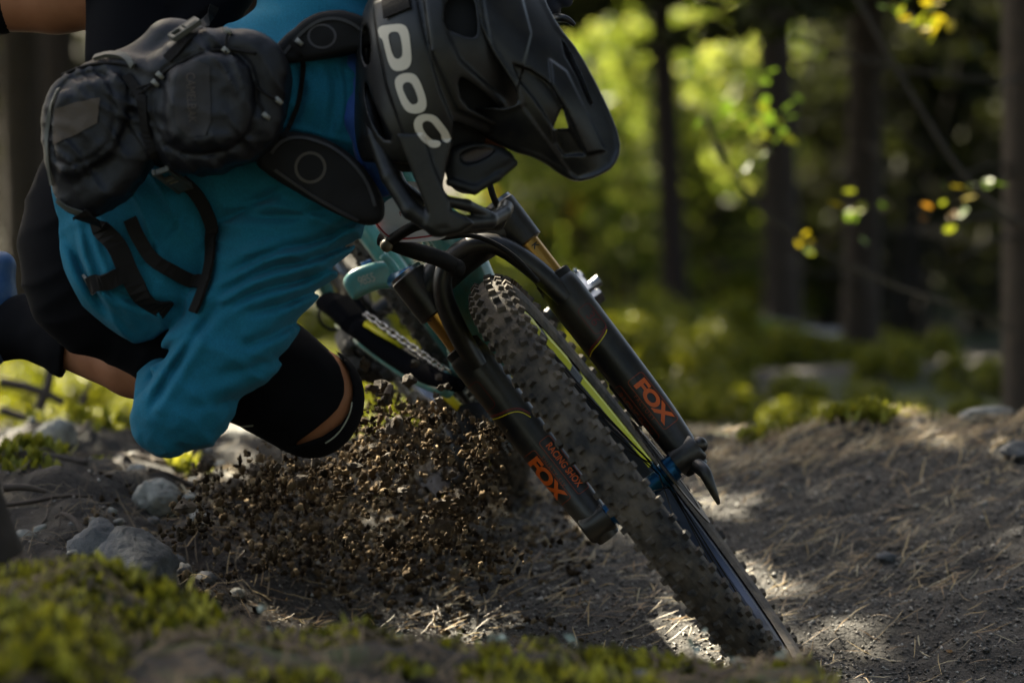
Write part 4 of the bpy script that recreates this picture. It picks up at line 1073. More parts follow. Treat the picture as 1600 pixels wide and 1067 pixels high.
def buckle(u0, v0, u1, v1, w, m, key=KP):
    h0, h1 = hit(u0, v0, key, -.4), hit(u1, v1, key, -.4)
    d = (h1[0] - h0[0]); L = d.length; d.normalize(); n = (h0[1] + h1[1]).normalized(); s_ = d.cross(n).normalized(); n = s_.cross(d).normalized()
    c = (h0[0] + h1[0]) / 2 + n * .014; b = MB()
    for k in (-1, 1): b.box(c + s_ * (w * .42 * k), d, s_, n, L / 2, w * .10, .004)
    for f in (-.92, -.15, .2, .92): b.box(c + d * (L / 2 * f), d, s_, n, .0026, w * .5, .0036)
    b.box(c + d * (L * .22), d, s_, n, L * .20, w * .30, .0045)
    b.build('buckle', m, pack, bevel=.0012)
buckle(246, 250, 286, 280, .022, M_grey)
buckle(275, 74, 316, 46, .016, M_grey)
for pts in ([(395, 128), (408, 142), (420, 150), (434, 158)], [(396, 130), (400, 152), (410, 168), (415, 186)], [(205, 150), (214, 140), (238, 132), (252, 120)], [(205, 150), (222, 150), (240, 130)], [(360, 52), (352, 70), (354, 86)]):
    cord('zip_cord', pts, .0016, ['pack'], M_web, pack, lift=.004)
for u, v in ((433, 157), (415, 182), (243, 130), (250, 116), (354, 84), (358, 52), (468, 66)):
    h = hit(u, v, ['pack', 'strap0'], -.46); MB().tube([h[0] + h[1] * .004 - Vector((.004, 0, -.003)), h[0] + h[1] * .005 + Vector((.004, 0, -.004))], [.0035, .0028], 8).build('cord_end', M_pale, pack, True)
for pts in ([(90, 122), (130, 104), (170, 98), (206, 104)], [(250, 118), (300, 88), (350, 74), (400, 84)], [(236, 232), (226, 190), (228, 150)]):
    cord('zip', pts, .0022, ['pack'], M_web, pack, lift=.001)
# ------------------------------------------------------------------ the forest behind
M_bark = mat('dark_bark', (.024, .016, .011, 1), .9, noise=(14, (.058, .038, .025, 1), .25), bump=(30, .9, .02))
M_bark2 = mat('red_pine_bark', (.035, .017, .011, 1), .9, noise=(10, (.018, .011, .008, 1), .25), bump=(30, .9, .02))
M_twig = mat('grey_twig', (.022, .017, .013, 1), .9, noise=(20, (.04, .032, .025, 1), .25))
GREENS = [(.025, .04, .006, 1), (.09, .13, .015, 1), (.23, .28, .035, 1), (.42, .43, .10, 1)]
M_leaf = mat('green_leaves', GREENS[0], .5, islands=GREENS, trans=.62, spec=.4)
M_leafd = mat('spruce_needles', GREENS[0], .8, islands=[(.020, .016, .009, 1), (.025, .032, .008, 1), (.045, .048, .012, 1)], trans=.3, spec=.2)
M_leafy = mat('autumn_leaves', GREENS[0], .45, islands=[(.42, .20, .012, 1), (.55, .32, .02, 1), (.45, .36, .025, 1)], trans=.55)
M_birch = mat('birch_leaves', GREENS[0], .32, islands=[(.06, .10, .012, 1), (.12, .16, .015, 1), (.30, .27, .02, 1), (.42, .30, .02, 1)], trans=.5, spec=.8)
M_fern = mat('fern_green', GREENS[0], .5, islands=[(.07, .085, .006, 1), (.15, .16, .010, 1), (.27, .26, .016, 1)], trans=.5)
M_moss = mat('bright_moss', (.10, .16, .012, 1), .9, noise=(18, (.22, .26, .02, 1), .25), bump=(60, 1, .02), trans=.15)
M_rock = mat('grey_rock', (.055, .058, .066, 1), .75, noise=(26, (.17, .17, .17, 1), .16), bump=(70, 1.0, .008))
M_rockp = mat('pale_rock', (.30, .29, .25, 1), .7, noise=(34, (.11, .105, .09, 1), .14), bump=(110, .6, .004))
M_dead = mat('dead_wood', (.10, .075, .058, 1), .9, noise=(22, (.05, .036, .028, 1), .2), bump=(60, .7, .004))

def leaf_quads(cen, size, rng, tilt=None, elong=1.7, fold=True):
    """one pointed leaf (two triangles folded along the rib) for each centre"""
    n = len(cen); a = rng.normal(size=(n, 3)); a /= np.linalg.norm(a, axis=1)[:, None]
    if tilt is not None: a[:, 2] *= tilt; a /= np.linalg.norm(a, axis=1)[:, None]
    b = rng.normal(size=(n, 3)); b -= a * (a * b).sum(1)[:, None]; b /= np.linalg.norm(b, axis=1)[:, None]
    c = np.cross(a, b); s = size * rng.uniform(.6, 1.3, n)[:, None]
    L, W = a * s * elong / 2, b * s / 2
    v = np.stack([cen - L, cen + W * .9 - L * .1 + c * s * .12, cen + L, cen - W * .9 - L * .1 + c * s * .12], 1).reshape(-1, 3)
    k = np.arange(n)[:, None] * 4
    f = np.concatenate([k + np.array([[0, 1, 2]]), k + np.array([[0, 2, 3]])])
    return v, f
def blob_points(rng, n, clumps):
    """points in a set of uneven clumps: (centre, radius)"""
    w = np.array([r ** 2 for c, r in clumps]); idx = rng.choice(len(clumps), n, p=w / w.sum())
    C = np.array([c for c, r in clumps]); Rr = np.array([r for c, r in clumps])
    d = rng.normal(size=(n, 3)); d /= np.linalg.norm(d, axis=1)[:, None]
    return C[idx] + d * (Rr[idx] * rng.uniform(.25, 1, n) ** .6)[:, None]
def mesh_only(name, v, f, m, smooth=False):
    me = bpy.data.meshes.new(name); me.from_pydata(v.tolist() if hasattr(v, 'tolist') else v, [], f.tolist() if hasattr(f, 'tolist') else f); me.materials.append(m)
    if smooth: me.polygons.foreach_set('use_smooth', [True] * len(me.polygons))
    return me
def child(name, me, root):
    o = bpy.data.objects.new(name, me)
    if name in ('branches', 'stems'): o['kind'] = 'stuff'
    COL.objects.link(o); o.parent = root; ORG[o.name] = org(root); return o
def root_at(name, loc, label, cat, group=None, rz=0, sc=1):
    o = empty(name, loc); o.rotation_euler = (0, 0, rz); o.scale = (sc,) * 3; return tag(o, label, cat, group)

# shrubs: three shapes, each a stem mesh and a foliage mesh, shared by copies
def shrub_meshes(seed, h, r, n, leaf, m, clumps=14, leaf_size=.06):
    rng = np.random.default_rng(seed); st = MB(); cl = []
    for i in range(clumps):
        a = rng.uniform(0, 6.28); rr = r * rng.uniform(.15, 1) ** .7; z = h * rng.uniform(.18, 1)
        c = np.array((math.cos(a) * rr, math.sin(a) * rr, z)); cl.append((c, r * rng.uniform(.22, .42)))
        st.tube([(0, 0, 0), tuple(c * (.35, .35, .5)), tuple(c)], [.02, .012, .004], 5)
    v, f = leaf_quads(blob_points(rng, n, cl), leaf_size, rng)
    sm = mesh_only('stems', [tuple(x) for x in st.v], st.f, M_twig); return sm, mesh_only('foliage', v, f, m)
SHR = [shrub_meshes(s, h, r, n, 0, m, c, ls) for s, h, r, n, m, c, ls in
       ((1, 1.9, .85, 2000, M_leaf, 16, .075), (2, 1.3, .9, 1700, M_leaf, 13, .065), (3, .8, .8, 1600, M_fern, 12, .07), (4, 1.2, .45, 500, M_leafy, 7, .08), (5, 2.6, 1.1, 3000, M_leafd, 20, .08))]
def shrub(kind, u, v_base, Y, sc, label, group):
    p = P(u, v_base, Y); p.z = gz(p.x, Y) - .05
    o = root_at(('leafy_shrub', 'leafy_shrub', 'fern_clump', 'autumn_sapling', 'young_spruce')[kind], p, label, ('shrub', 'shrub', 'fern', 'sapling', 'spruce')[kind], group, random.uniform(0, 6.28), sc)
    child('stems', SHR[kind][0], o); child('foliage', SHR[kind][1], o); return o
G1 = 'sunlit shrubs in the forest clearing'
for i, (k, u, Y, sc) in enumerate(((0, 960, 15, 1.0), (0, 1030, 18, 1.25), (1, 905, 19, 1.3), (0, 880, 22, 1.5), (1, 1140, 17, 1.1), (0, 1160, 21, 1.3), (1, 985, 12.5, .8), (0, 1085, 24, 1.5), (1, 1010, 27, 1.7), (0, 930, 28, 1.7), (0, 1130, 29, 1.6), (1, 1060, 14, .75), (0, 945, 13.5, .8), (0, 1110, 15.5, .9), (1, 1000, 17, 1.0), (1, 1180, 14.5, .7))):
    shrub(k, u, 0, Y, sc, ('tall bright green sunlit shrub in the clearing behind the helmet visor', 'broad low sunlit shrub between the taller ones in the clearing')[k], G1 if k == 0 else 'broad low shrubs in the clearing')
shrub(3, 862, 0, 13.0, .62, 'small orange autumn sapling just behind the helmet visor', None)
for u, Y, sc in ((1010, 7.5, .30), (1075, 8.2, .34), (1110, 4.2, .15), (1180, 4.8, .15), (1250, 4.0, .13), (1080, 5.4, .2), (1320, 4.6, .15), (1030, 4.4, .18), (985, 5.6, .25), (1200, 6.2, .2), (1460, 4.4, .14), (1540, 5.0, .16), (620, 3.6, .16), (560, 4.2, .2), (690, 4.8, .2), (520, 6.2, .3), (640, 5.0, .24), (1040, 6.6, .26), (965, 8.8, .36), (1395, 5.2, .16), (1290, 6.2, .16), (1420, 8.4, .26), (620, 6.0, .26), (570, 7.0, .34), (665, 7.8, .36), (545, 5.2, .22), (600, 2.9, .11), (560, 3.1, .13), (650, 3.0, .11), (530, 3.4, .14), (700, 3.4, .13), (700, 9.0, .42), (170, 4.6, .18), (200, 5.5, .2), (20, 3.6, .14), (60, 4.4, .18), (-10, 5.2, .22), (110, 3.4, .12), (40, 6.5, .3), (90, 8.0, .36), (240, 3.8, .14)):
    shrub(2, u, 0, Y, sc, 'low yellow-green fern clump on the forest floor beyond the berm', 'ferns on the forest floor')
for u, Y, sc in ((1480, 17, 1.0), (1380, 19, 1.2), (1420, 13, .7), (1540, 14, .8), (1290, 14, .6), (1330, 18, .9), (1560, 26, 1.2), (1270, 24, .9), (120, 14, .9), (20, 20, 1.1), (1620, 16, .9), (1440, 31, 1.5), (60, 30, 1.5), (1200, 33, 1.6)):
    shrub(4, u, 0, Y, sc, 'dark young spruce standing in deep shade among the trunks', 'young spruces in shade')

# conifers: a trunk with dead lower branches and a crown above; the crowns shade the trail
def conifer_meshes(seed, H, z0, rad, bark):
    rng = np.random.default_rng(seed); tr = MB(); br = MB()
    tr.tube([(0, 0, -.3), (.02, 0, 0), (.03, .02, H * .3), (0, .03, H * .65), (0, 0, H)], [.17, .135, .115, .075, .015], 12)
    cen = []
    for i in range(14):                                     # bare dead branches
        a = rng.uniform(0, 6.28); z = rng.uniform(.6, z0); l = rng.uniform(.4, 1.1)
        d = np.array((math.cos(a), math.sin(a), rng.uniform(-.35, .15)))
        p1 = np.array((0, 0, z)); br.tube([tuple(p1), tuple(p1 + d * l * .5), tuple(p1 + d * l + (0, 0, -.08))], [.014, .009, .003], 5)
    for i in range(90):
        t = (i + rng.uniform(0, 1)) / 90; z = z0 + (H - z0) * t; l = rad * (1 - t) ** .75 * rng.uniform(.75, 1.1) + .15; a = rng.uniform(0, 6.28)
        d = np.array((math.cos(a), math.sin(a), -.18 + .35 * t)); p1 = np.array((0, 0, z)); tip = p1 + d * l + np.array((0, 0, -.12 * l * l / rad))
        br.tube([tuple(p1), tuple((p1 + tip) / 2 + (0, 0, .04)), tuple(tip)], [.02, .012, .004], 4)
        m = int(26 + 40 * l); s = rng.uniform(.12, 1, m)[:, None]
        side = np.cross(d, (0, 0, 1.)); side /= np.linalg.norm(side)
        cen.append(p1 + (tip - p1) * s + side * rng.normal(size=(m, 1)) * .17 * l * (1.15 - s) + rng.normal(size=(m, 3)) * .04 + np.array((0, 0, -.05)))
    v, f = leaf_quads(np.concatenate(cen), .13, rng, .5, 1.9)
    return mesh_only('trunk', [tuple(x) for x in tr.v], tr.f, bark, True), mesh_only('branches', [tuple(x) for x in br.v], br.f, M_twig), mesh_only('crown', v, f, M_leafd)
CON = [conifer_meshes(21, 11, 2.6, 2.0, M_bark), conifer_meshes(22, 13, 3.2, 2.3, M_bark), conifer_meshes(23, 12, 3.6, 1.8, M_bark2)]
def conifer(kind, x, Y, sc, rz, label, group=None, lean=(0, 0)):
    o = root_at('conifer_tree', (x, Y, gz(x, Y)), label, 'tree', group, rz, sc); o.rotation_euler = (lean[0], lean[1], rz)
    for n_, me in zip(('trunk', 'branches', 'crown'), CON[kind]): child(n_, me, o)
    return o
def ux(u, Y): return (u - 800) / S(Y)
conifer(0, ux(1338, 6.5), 6.5, .42, .3, 'dark straight trunk beyond the berm crest, the slimmer of two bare trunks', lean=(0, .025))
conifer(1, ux(1614, 4.0), 4.0, .55, 1.3, 'thick dark trunk closest behind the right end of the berm')
conifer(2, ux(1062, 11.5), 11.5, .42, 2.0, 'reddish leaning pine trunk standing in the sunlit clearing', lean=(0, .10))
conifer(1, ux(1222, 11), 11.0, .58, .7, 'wide dark spruce trunk between the clearing and the straight trunk', lean=(0, -.035))
for u, Y, sc, k in ((1300, 24, 1.1, 1), (1385, 28, 1.1, 0), (1465, 22, 1.0, 1), (1545, 25, 1.1, 0), (1605, 29, 1.1, 1), (1335, 36, 1.2, 0), (1485, 33, 1.2, 1), (1660, 22, 1.0, 0), (1720, 27, 1.1, 1), (1760, 33, 1.1, 0), (1270, 17, .9, 2), (1420, 15, .8, 0), (1500, 20, 1.0, 1), (1450, 26, 1.0, 0), (1310, 30, 1.1, 2), (40, 9, .6, 0), (110, 12, .8, 1), (-60, 15, 1, 2), (1560, 34, 1.2, 2), (1190, 38, 1.2, 1), (1350, 21, .9, 1), (1250, 27, 1.0, 0), (1420, 36, 1.1, 2)):
    conifer(k, ux(u, Y), Y, sc, random.uniform(0, 6), ('slim dark conifer trunk deep in the shaded forest background', 'stout dark conifer trunk deep in the shaded forest background', 'reddish-barked conifer trunk deep in the shaded forest background')[k], ('slim background trunks', 'stout background trunks', 'reddish background trunks')[k], lean=(random.uniform(-.04, .04), random.uniform(-.08, .08)))
for x, Y, sc, k in SHADE_TREES:
    conifer(k, x, Y, sc, x * 3.3 + Y, 'tall unseen conifer added beside the trail to cast shade on the scene', 'unseen conifers added for shade')

for x, Y, sc, k in SKY_BLOCK_TREES:
    conifer(k, x, Y, sc, random.uniform(0, 6), 'unseen conifer added around the trail to block sky light', 'unseen conifers added to block sky light')

# mossy log and boulders beyond the berm
def boulder(name, loc, r, sc, m, label, cat, group=None, seed=0, rz=0, n=56, k=36, facets=6):
    rng = np.random.default_rng(seed); b = MB(); b.ball((0, 0, 0), 1, n=n, m=k)
    v = np.array([tuple(x) for x in b.v]); d = 1 + .20 * fbm(v[:, 0] * 1.3 + seed, v[:, 1] * 1.3, v[:, 2] * 1.3 + seed, 3)
    raw = v.copy()
    for _ in range(facets):
        nrm = rng.normal(size=3); nrm /= np.linalg.norm(nrm); h = rng.uniform(.5, .85); t = (v * d[:, None]) @ nrm
        d = np.where(t > h, d * (1 - .85 * (1 - h / np.maximum(t, 1e-6))), d)
    if n > 20: d = d * (1 + .035 * fbm(raw[:, 0] * 5 + seed, raw[:, 1] * 5, raw[:, 2] * 5, 4) - .05 * np.exp(-(vnoise(raw[:, 0] * 2.2 + seed, raw[:, 1] * 2.2, raw[:, 2] * 2.2) / .05) ** 2))
    v = v * d[:, None] * np.array(sc) * r
    me = mesh_only(name, v, b.f, m, True); o = bpy.data.objects.new(name, me); COL.objects.link(o); o.location = loc; o.rotation_euler = (0, 0, rz)
    ORG[o.name] = Vector(loc); return tag(o, label, cat, group)
lx0, lx1 = ux(1075, 8.5), ux(1275, 8.5); lz = P(0, 552, 8.5).z
lg = MB(); lg.tube([(lx0 - .15, 8.5, lz - .05), (lx0 + .1, 8.5, lz), ((lx0 + lx1) / 2, 8.45, lz + .01), (lx1, 8.4, lz - .02)], [.09, .10, .095, .08], 14, smooth=1)
logo = empty('fallen_log', (lx0, 8.5, gz(lx0, 8.5))); tag(logo, 'fallen log with a strip of bright green moss on top', 'log')
lg.build('log', M_bark, logo, True)
mb = MB(); mb.tube([(lx0, 8.47, lz + .075), ((lx0 + lx1) / 2, 8.42, lz + .09), (lx1 - .05, 8.38, lz + .06)], [.055, .065, .05], 12, flat=.55, smooth=2); mb.build('moss_cover', M_moss, logo, True)
boulder('boulder', P(1170, 588, 8.9), .42, (1.3, .8, .55), M_rock, 'dark shaded boulder under the mossy log', 'boulder', seed=5)
for i, (u, v, Y, r) in enumerate(((420, 705, 2.6, .075), (350, 700, 2.9, .06), (480, 722, 2.4, .055), (380, 745, 2.2, .035), (300, 730, 2.5, .05))):
    boulder('stone', P(u, v, Y), r, (1.4, .9, .7), M_rockp, 'pale blurred stone on the bank behind the rider\'s knee', 'stone', 'pale stones behind the knee', seed=40 + i)

# birch twigs with yellowing leaves, hanging between the trunks
lme = leaf_quads(np.zeros((1, 3)), 1, np.random.default_rng(3))
def one_leaf():
    v = [(0, 0, 0), (.22, .30, .03), (.5, .36, .0), (.82, .18, -.04), (1, 0, -.08), (.82, -.18, -.04), (.5, -.36, 0), (.22, -.30, .03), (.5, 0, -.06)]
    return mesh_only('leaf', v, [(8, 0, 1), (8, 1, 2), (8, 2, 3), (8, 3, 4), (8, 4, 5), (8, 5, 6), (8, 6, 7), (8, 7, 0)], None)
def leaf_mesh(m):
    v = [(0, 0, 0), (.22, .30, .03), (.5, .36, .0), (.82, .18, -.04), (1, 0, -.08), (.82, -.18, -.04), (.5, -.36, 0), (.22, -.30, .03), (.5, 0, -.06)]
    return mesh_only('leaf', v, [(8, 0, 1), (8, 1, 2), (8, 2, 3), (8, 3, 4), (8, 4, 5), (8, 5, 6), (8, 6, 7), (8, 7, 0)], m)
LM = [leaf_mesh(mat('leaf_green', (.09, .15, .014, 1), .4, trans=.45, spec=.5)), leaf_mesh(mat('leaf_yellow', (.30, .24, .012, 1), .42, trans=.5, spec=.4)), leaf_mesh(mat('leaf_amber', (.30, .14, .012, 1), .42, trans=.5, spec=.4)), leaf_mesh(mat('leaf_lime', (.15, .17, .012, 1), .4, trans=.5, spec=.5))]
def twig(label, path, clusters, Y):
    p0 = P(path[0][0], path[0][1], Y); o = empty('birch_branch', p0); tag(o, label, 'branch')
    MB().tube([P(a[0], a[1], Y + (a[2] if len(a) > 2 else 0)) for a in path], [.006] + [.0048] * (len(path) - 2) + [.002], 6, smooth=2).build('branch', M_twig, o, True)
    for (u, v, n, spread, kinds, sz) in clusters:
        for i in range(n):
            le = child('leaf', LM[random.choice(kinds)], o); w = P(u + random.gauss(0, spread), v + random.gauss(0, spread * .7), Y + random.uniform(-.12, .12)) - p0
            le.location = w; le.rotation_euler = (random.uniform(-.9, .9), random.uniform(-.6, 1.0), random.uniform(0, 6.28)); le.scale = (sz * random.uniform(.75, 1.25),) * 3
twig('birch branch with glossy green leaves slanting across the middle trunks', [(1100, 180), (1140, 270), (1200, 340), (1290, 400), (1400, 450), (1500, 480), (1640, 540)], [(1215, 190, 20, 44, (0, 0, 0, 3), .030), (1190, 150, 8, 34, (0, 0, 3), .028), (1222, 215, 4, 10, (3, 3), .036), (1335, 328, 10, 24, (0, 0, 3, 1), .028), (1262, 385, 5, 16, (1, 3, 0), .026)], 3.4)
twig('birch branch with yellow leaves hanging from the top beside the thick trunk', [(1330, -20), (1390, 90), (1450, 190), (1500, 270), (1560, 330), (1640, 370)], [(1440, 15, 10, 28, (1, 3, 3), .030), (1470, 40, 6, 14, (1, 1, 3), .032), (1385, 10, 3, 16, (0,), .026), (1500, 305, 8, 22, (3, 0, 0, 1), .030), (1475, 330, 4, 20, (2, 3), .024), (1550, 285, 3, 10, (0,), .028)], 3.0)
twig('thin bare twig with a few leaves arching over the berm crest', [(1240, 60), (1400, 110), (1560, 130), (1660, 120)], [(1130, 205, 4, 18, (3, 1), .04)], 4.2)
# ------------------------------------------------------------------ near ground: stones, moss, sticks, needles, flying dirt
G2 = 'stones on the left bank'
for i, (u, v, Y, r, sc, m, lab, grp) in enumerate((
        (248, 778, .55, .034, (1.05, .9, .82), M_rockp, 'smooth egg-shaped pale stone on the dark bank under the elbow', None),
        (200, 880, .05, .072, (1.15, .9, .80), M_rock, 'large grey cracked rock on the bank beside the moss', None),
        (165, 866, .16, .055, (1.0, .9, .9), M_rock, 'grey rock leaning behind the large cracked rock', None),
        (255, 888, .10, .030, (.6, .8, 1.3), M_rock, 'small bluish rock wedged beside the large cracked rock', None),
        (90, 680, 1.35, .036, (1, .9, .9), M_rockp, None, G2), (25, 688, 1.5, .034, (1.4, .9, .7), M_rockp, None, G2), (75, 706, 1.4, .030, (1.3, .9, .6), M_rockp, None, G2),
        (312, 812, .45, .014, (1, 1, 1), M_rockp, None, G2), (215, 745, .9, .018, (1, 1, 1.1), M_rockp, None, G2), (115, 745, .9, .020, (1.3, 1, .7), M_rock, None, G2), (8, 720, 1.2, .020, (1, 1, 1), M_rock, None, G2),
        (280, 838, .35, .010, (1, 1, 1), M_rock, None, G2), (372, 850, .30, .012, (1.4, 1, .8), M_rockp, None, G2), (275, 930, -.2, .024, (1.2, 1, .8), M_rock, None, G2),
        (1118, 735, .62, .026, (.9, .8, 1.2), M_rockp, 'angular pale stone standing behind the fork axle lever', None),
        (1545, 634, 1.40, .034, (1.6, 1, .55), M_rockp, 'flat pale stone lying on top of the berm crest', None),
        (1590, 682, 1.1, .024, (1.4, 1, .7), M_rock, 'grey stone set in the berm face below the crest', None),
        (1382, 788, .62, .016, (1.3, 1, .6), M_rock, 'small blue-grey stone pressed into the middle of the berm', None),
        (1362, 1018, -.10, .015, (1.25, 1, .8), mat('tan_stone', (.30, .22, .09, 1), .7, noise=(40, (.2, .14, .06, 1), .25)), 'small rounded tan stone on the dirt at the foot of the berm', None),
        (985, 1028, -.95, .010, (1.7, 1, .75), M_rock, None, 'pale stones on the mossy lip'), (1000, 1052, -1.15, .011, (1.5, 1, .8), M_rock, None, 'pale stones on the mossy lip'), (1205, 1050, -1.0, .011, (1.7, 1, .7), M_rockp, None, 'pale stones on the mossy lip'), (590, 975, -.85, .013, (1.6, 1, .8), M_rock, None, 'pale stones on the mossy lip'), (690, 1010, -1.0, .009, (1.6, 1, .8), M_rock, None, 'pale stones on the mossy lip'), (170, 938, -.95, .009, (2.2, 1, .6), M_rockp, None, 'pale stones on the mossy lip'))):
    p = P(u, v, Y); g = gz(p.x, Y)
    if p.z > g + r * sc[2] * .8: p.z = g + r * sc[2] * .8          # rests on the ground
    lab = lab or {'stones on the left bank': 'one of the rounded stones scattered over the dark left bank', 'pale stones on the mossy lip': 'one of the small stones lying on the mossy foreground lip'}[grp]
    boulder('stone', p, r, sc, m, lab, 'stone', grp, seed=70 + i, rz=i * 1.7, facets=0 if 'egg' in lab else (6 if m is M_rock else 2))

rs = np.random.default_rng(77)
for i in range(46):
    u, v, Y = rs.uniform(-10, 380), rs.uniform(640, 900), 0
    Y = float(np.interp(v, [640, 720, 800, 900], [1.7, 1.25, .6, .1])) + rs.uniform(-.1, .1)
    p = P(u, v, Y); r = float(rs.uniform(.006, .017)); p.z = gz(p.x, Y) + r * .25
    r *= 1.25
    boulder('stone', p, r, (rs.uniform(.9, 1.5), 1, rs.uniform(.6, .9)), M_rockp if i % 3 else M_rock, 'small pale pebble scattered on the dark left bank' if i % 3 else 'small grey pebble scattered on the dark left bank', 'stone', 'pale pebbles on the left bank' if i % 3 else 'grey pebbles on the left bank', seed=200 + i, rz=i * 2.3, n=12, k=8)
def scatter(n, x0, x1, y0, y1, rng, dens=None):
    X = rng.uniform(x0, x1, n); Y = rng.uniform(y0, y1, n)
    if dens is not None: k = rng.uniform(0, 1, n) < dens(X, Y); X, Y = X[k], Y[k]
    return X, Y, ground(X, Y)
def visible(X, Y, margin=40):
    u = 800 + X * S(Y); return (u > -margin) & (u < 1600 + margin)
OCT = np.array([(1, 0, 0), (-1, 0, 0), (0, 1, 0), (0, -1, 0), (0, 0, 1), (0, 0, -1)], float)
OCF = np.array([(0, 2, 4), (2, 1, 4), (1, 3, 4), (3, 0, 4), (2, 0, 5), (1, 2, 5), (3, 1, 5), (0, 3, 5)])
def lump_template():
    b = MB(); b.ball((0, 0, 0), 1, n=6, m=4); return np.array([tuple(x) for x in b.v]), np.array([t for f in b.f for t in ([f] if len(f) == 3 else [(f[0], f[1], f[2]), (f[0], f[2], f[3])])])
LMP = lump_template()
def grains(name, C, s, m, rng, kind='stuff', label=None, flat=.75, lumpy=False):
    T, TF = LMP if lumpy else (OCT, OCF); K = len(T)
    n = len(C); a = rng.uniform(0, 6.28, n); v = T[None] * (rng.uniform(.45, 1.4, (n, K, 1)) if lumpy else rng.uniform(.6, 1.35, (n, 6, 1))) + rng.normal(size=(n, K, 3)) * .18
    if lumpy: v = v * rng.uniform(.5, 1.5, (n, 1, 3))
    v[:, :, 2] *= flat; ca, sa = np.cos(a)[:, None], np.sin(a)[:, None]
    v = np.stack([v[:, :, 0] * ca - v[:, :, 1] * sa, v[:, :, 0] * sa + v[:, :, 1] * ca, v[:, :, 2]], 2)
    v = v * s[:, None, None] + C[:, None]
    f = (np.arange(n)[:, None, None] * K + TF[None]).reshape(-1, 3)
    o = mesh_obj(name, v.reshape(-1, 3), f, m, None, False); tag(o, label, None, None, kind); return o
M_grain = mat('gravel_grains', (.1, .1, .1, 1), .42, islands=[(.012, .009, .006, 1), (.022, .017, .012, 1), (.045, .037, .029, 1), (.08, .068, .055, 1), (.16, .14, .12, 1), (.42, .39, .34, 1)], spec=.5)
rng = np.random.default_rng(5)
X, Y, Z = scatter(125000, -1.2, 1.3, -.9, 1.75, rng, lambda x, y: (x > -.35) | (np.random.default_rng(1).uniform(0, 1, len(x)) < .08))
k = visible(X, Y); X, Y, Z = X[k], Y[k], Z[k]
s_ = .0010 + .0030 * rng.uniform(0, 1, len(X)) ** 3.0 + .0035 * (rng.uniform(0, 1, len(X)) > .993)
grains('trail_gravel', np.stack([X, Y, Z + s_ * .3], 1), s_, M_grain, rng, label='fine gravel and grit covering the trail')

# pine needles
def needles(name, n, x0, x1, y0, y1, rng, m, l0, l1, w, dens=None, dirbias=None, lift=.003):
    X, Y, Z = scatter(n, x0, x1, y0, y1, rng, dens); k = visible(X, Y); X, Y = X[k], Y[k]; n = len(X)
    a = rng.uniform(0, math.pi, n) if dirbias is None else rng.normal(dirbias, .85, n)
    L = rng.uniform(l0, l1, n); cur = rng.normal(0, .14, n); vs = []
    sid = np.stack([-np.sin(a), np.cos(a), 0 * a], 1) * (w * rng.uniform(.7, 1.3, n))[:, None]
    tilt = rng.uniform(0, .018, n)
    for t in (-.5, -.17, .17, .5):
        x = X + np.cos(a) * L * t - np.sin(a) * L * cur * (t * t); y = Y + np.sin(a) * L * t + np.cos(a) * L * cur * (t * t)
        z = ground(x, y) + lift + tilt * (t + .5); c = np.stack([x, y, z], 1); f_ = 1 if abs(t) < .4 else .35
        vs += [c - sid * f_, c + np.array((0, 0, 1)) * (w * .9 * f_), c + sid * f_]
    v = np.stack(vs, 1).reshape(-1, 3); b = np.arange(n)[:, None] * 12; F = []
    for j in range(3):
        for q0 in (0, 1): F.append(np.stack([b[:, 0] + j * 3 + q0, b[:, 0] + j * 3 + q0 + 1, b[:, 0] + j * 3 + q0 + 4, b[:, 0] + j * 3 + q0 + 3], 1))
    o = mesh_obj(name, v, np.concatenate(F), m, None, True); tag(o, None, None, None, 'stuff'); return o
M_need = mat('dry_needles', (.3, .2, .1, 1), .5, islands=[(.14, .07, .022, 1), (.34, .20, .07, 1), (.48, .34, .14, 1), (.10, .05, .02, 1), (.56, .47, .28, 1)], spec=.6, trans=.15)
needles('pine_needles', 5200, -.5, 1.3, -.6, 1.55, rng, M_need, .014, .055, .00085, lambda x, y: .35 + .65 * (vnoise(x * 4, y * 4, 3.3) > .0), dirbias=.35)['label'] = 'fallen pine needles scattered over the berm'
needles('crest_needles', 2600, .15, 1.3, 1.15, 1.6, rng, M_need, 0.015, .06, .0009, None, dirbias=.2, lift=.006)['label'] = 'mat of dry needles on the berm crest'
needles('bank_litter', 3200, -1.3, -.2, -.4, 1.9, rng, mat('dark_litter', (.1, .1, .1, 1), .8, islands=[(.02, .012, .007, 1), (.06, .04, .022, 1), (.14, .10, .06, 1), (.16, .12, .07, 1)]), .015, .06, .0009)['label'] = 'dark twiggy litter on the left bank'

needles('lip_litter', 4200, -.8, .42, -2.2, -.5, rng, mat('brown_litter', (.1, .1, .1, 1), .8, islands=[(.02, .011, .006, 1), (.05, .03, .016, 1), (.11, .07, .035, 1), (.20, .14, .07, 1)]), .02, .06, .0016, None, lift=.008)['label'] = 'brown twigs and needles on the foreground lip'
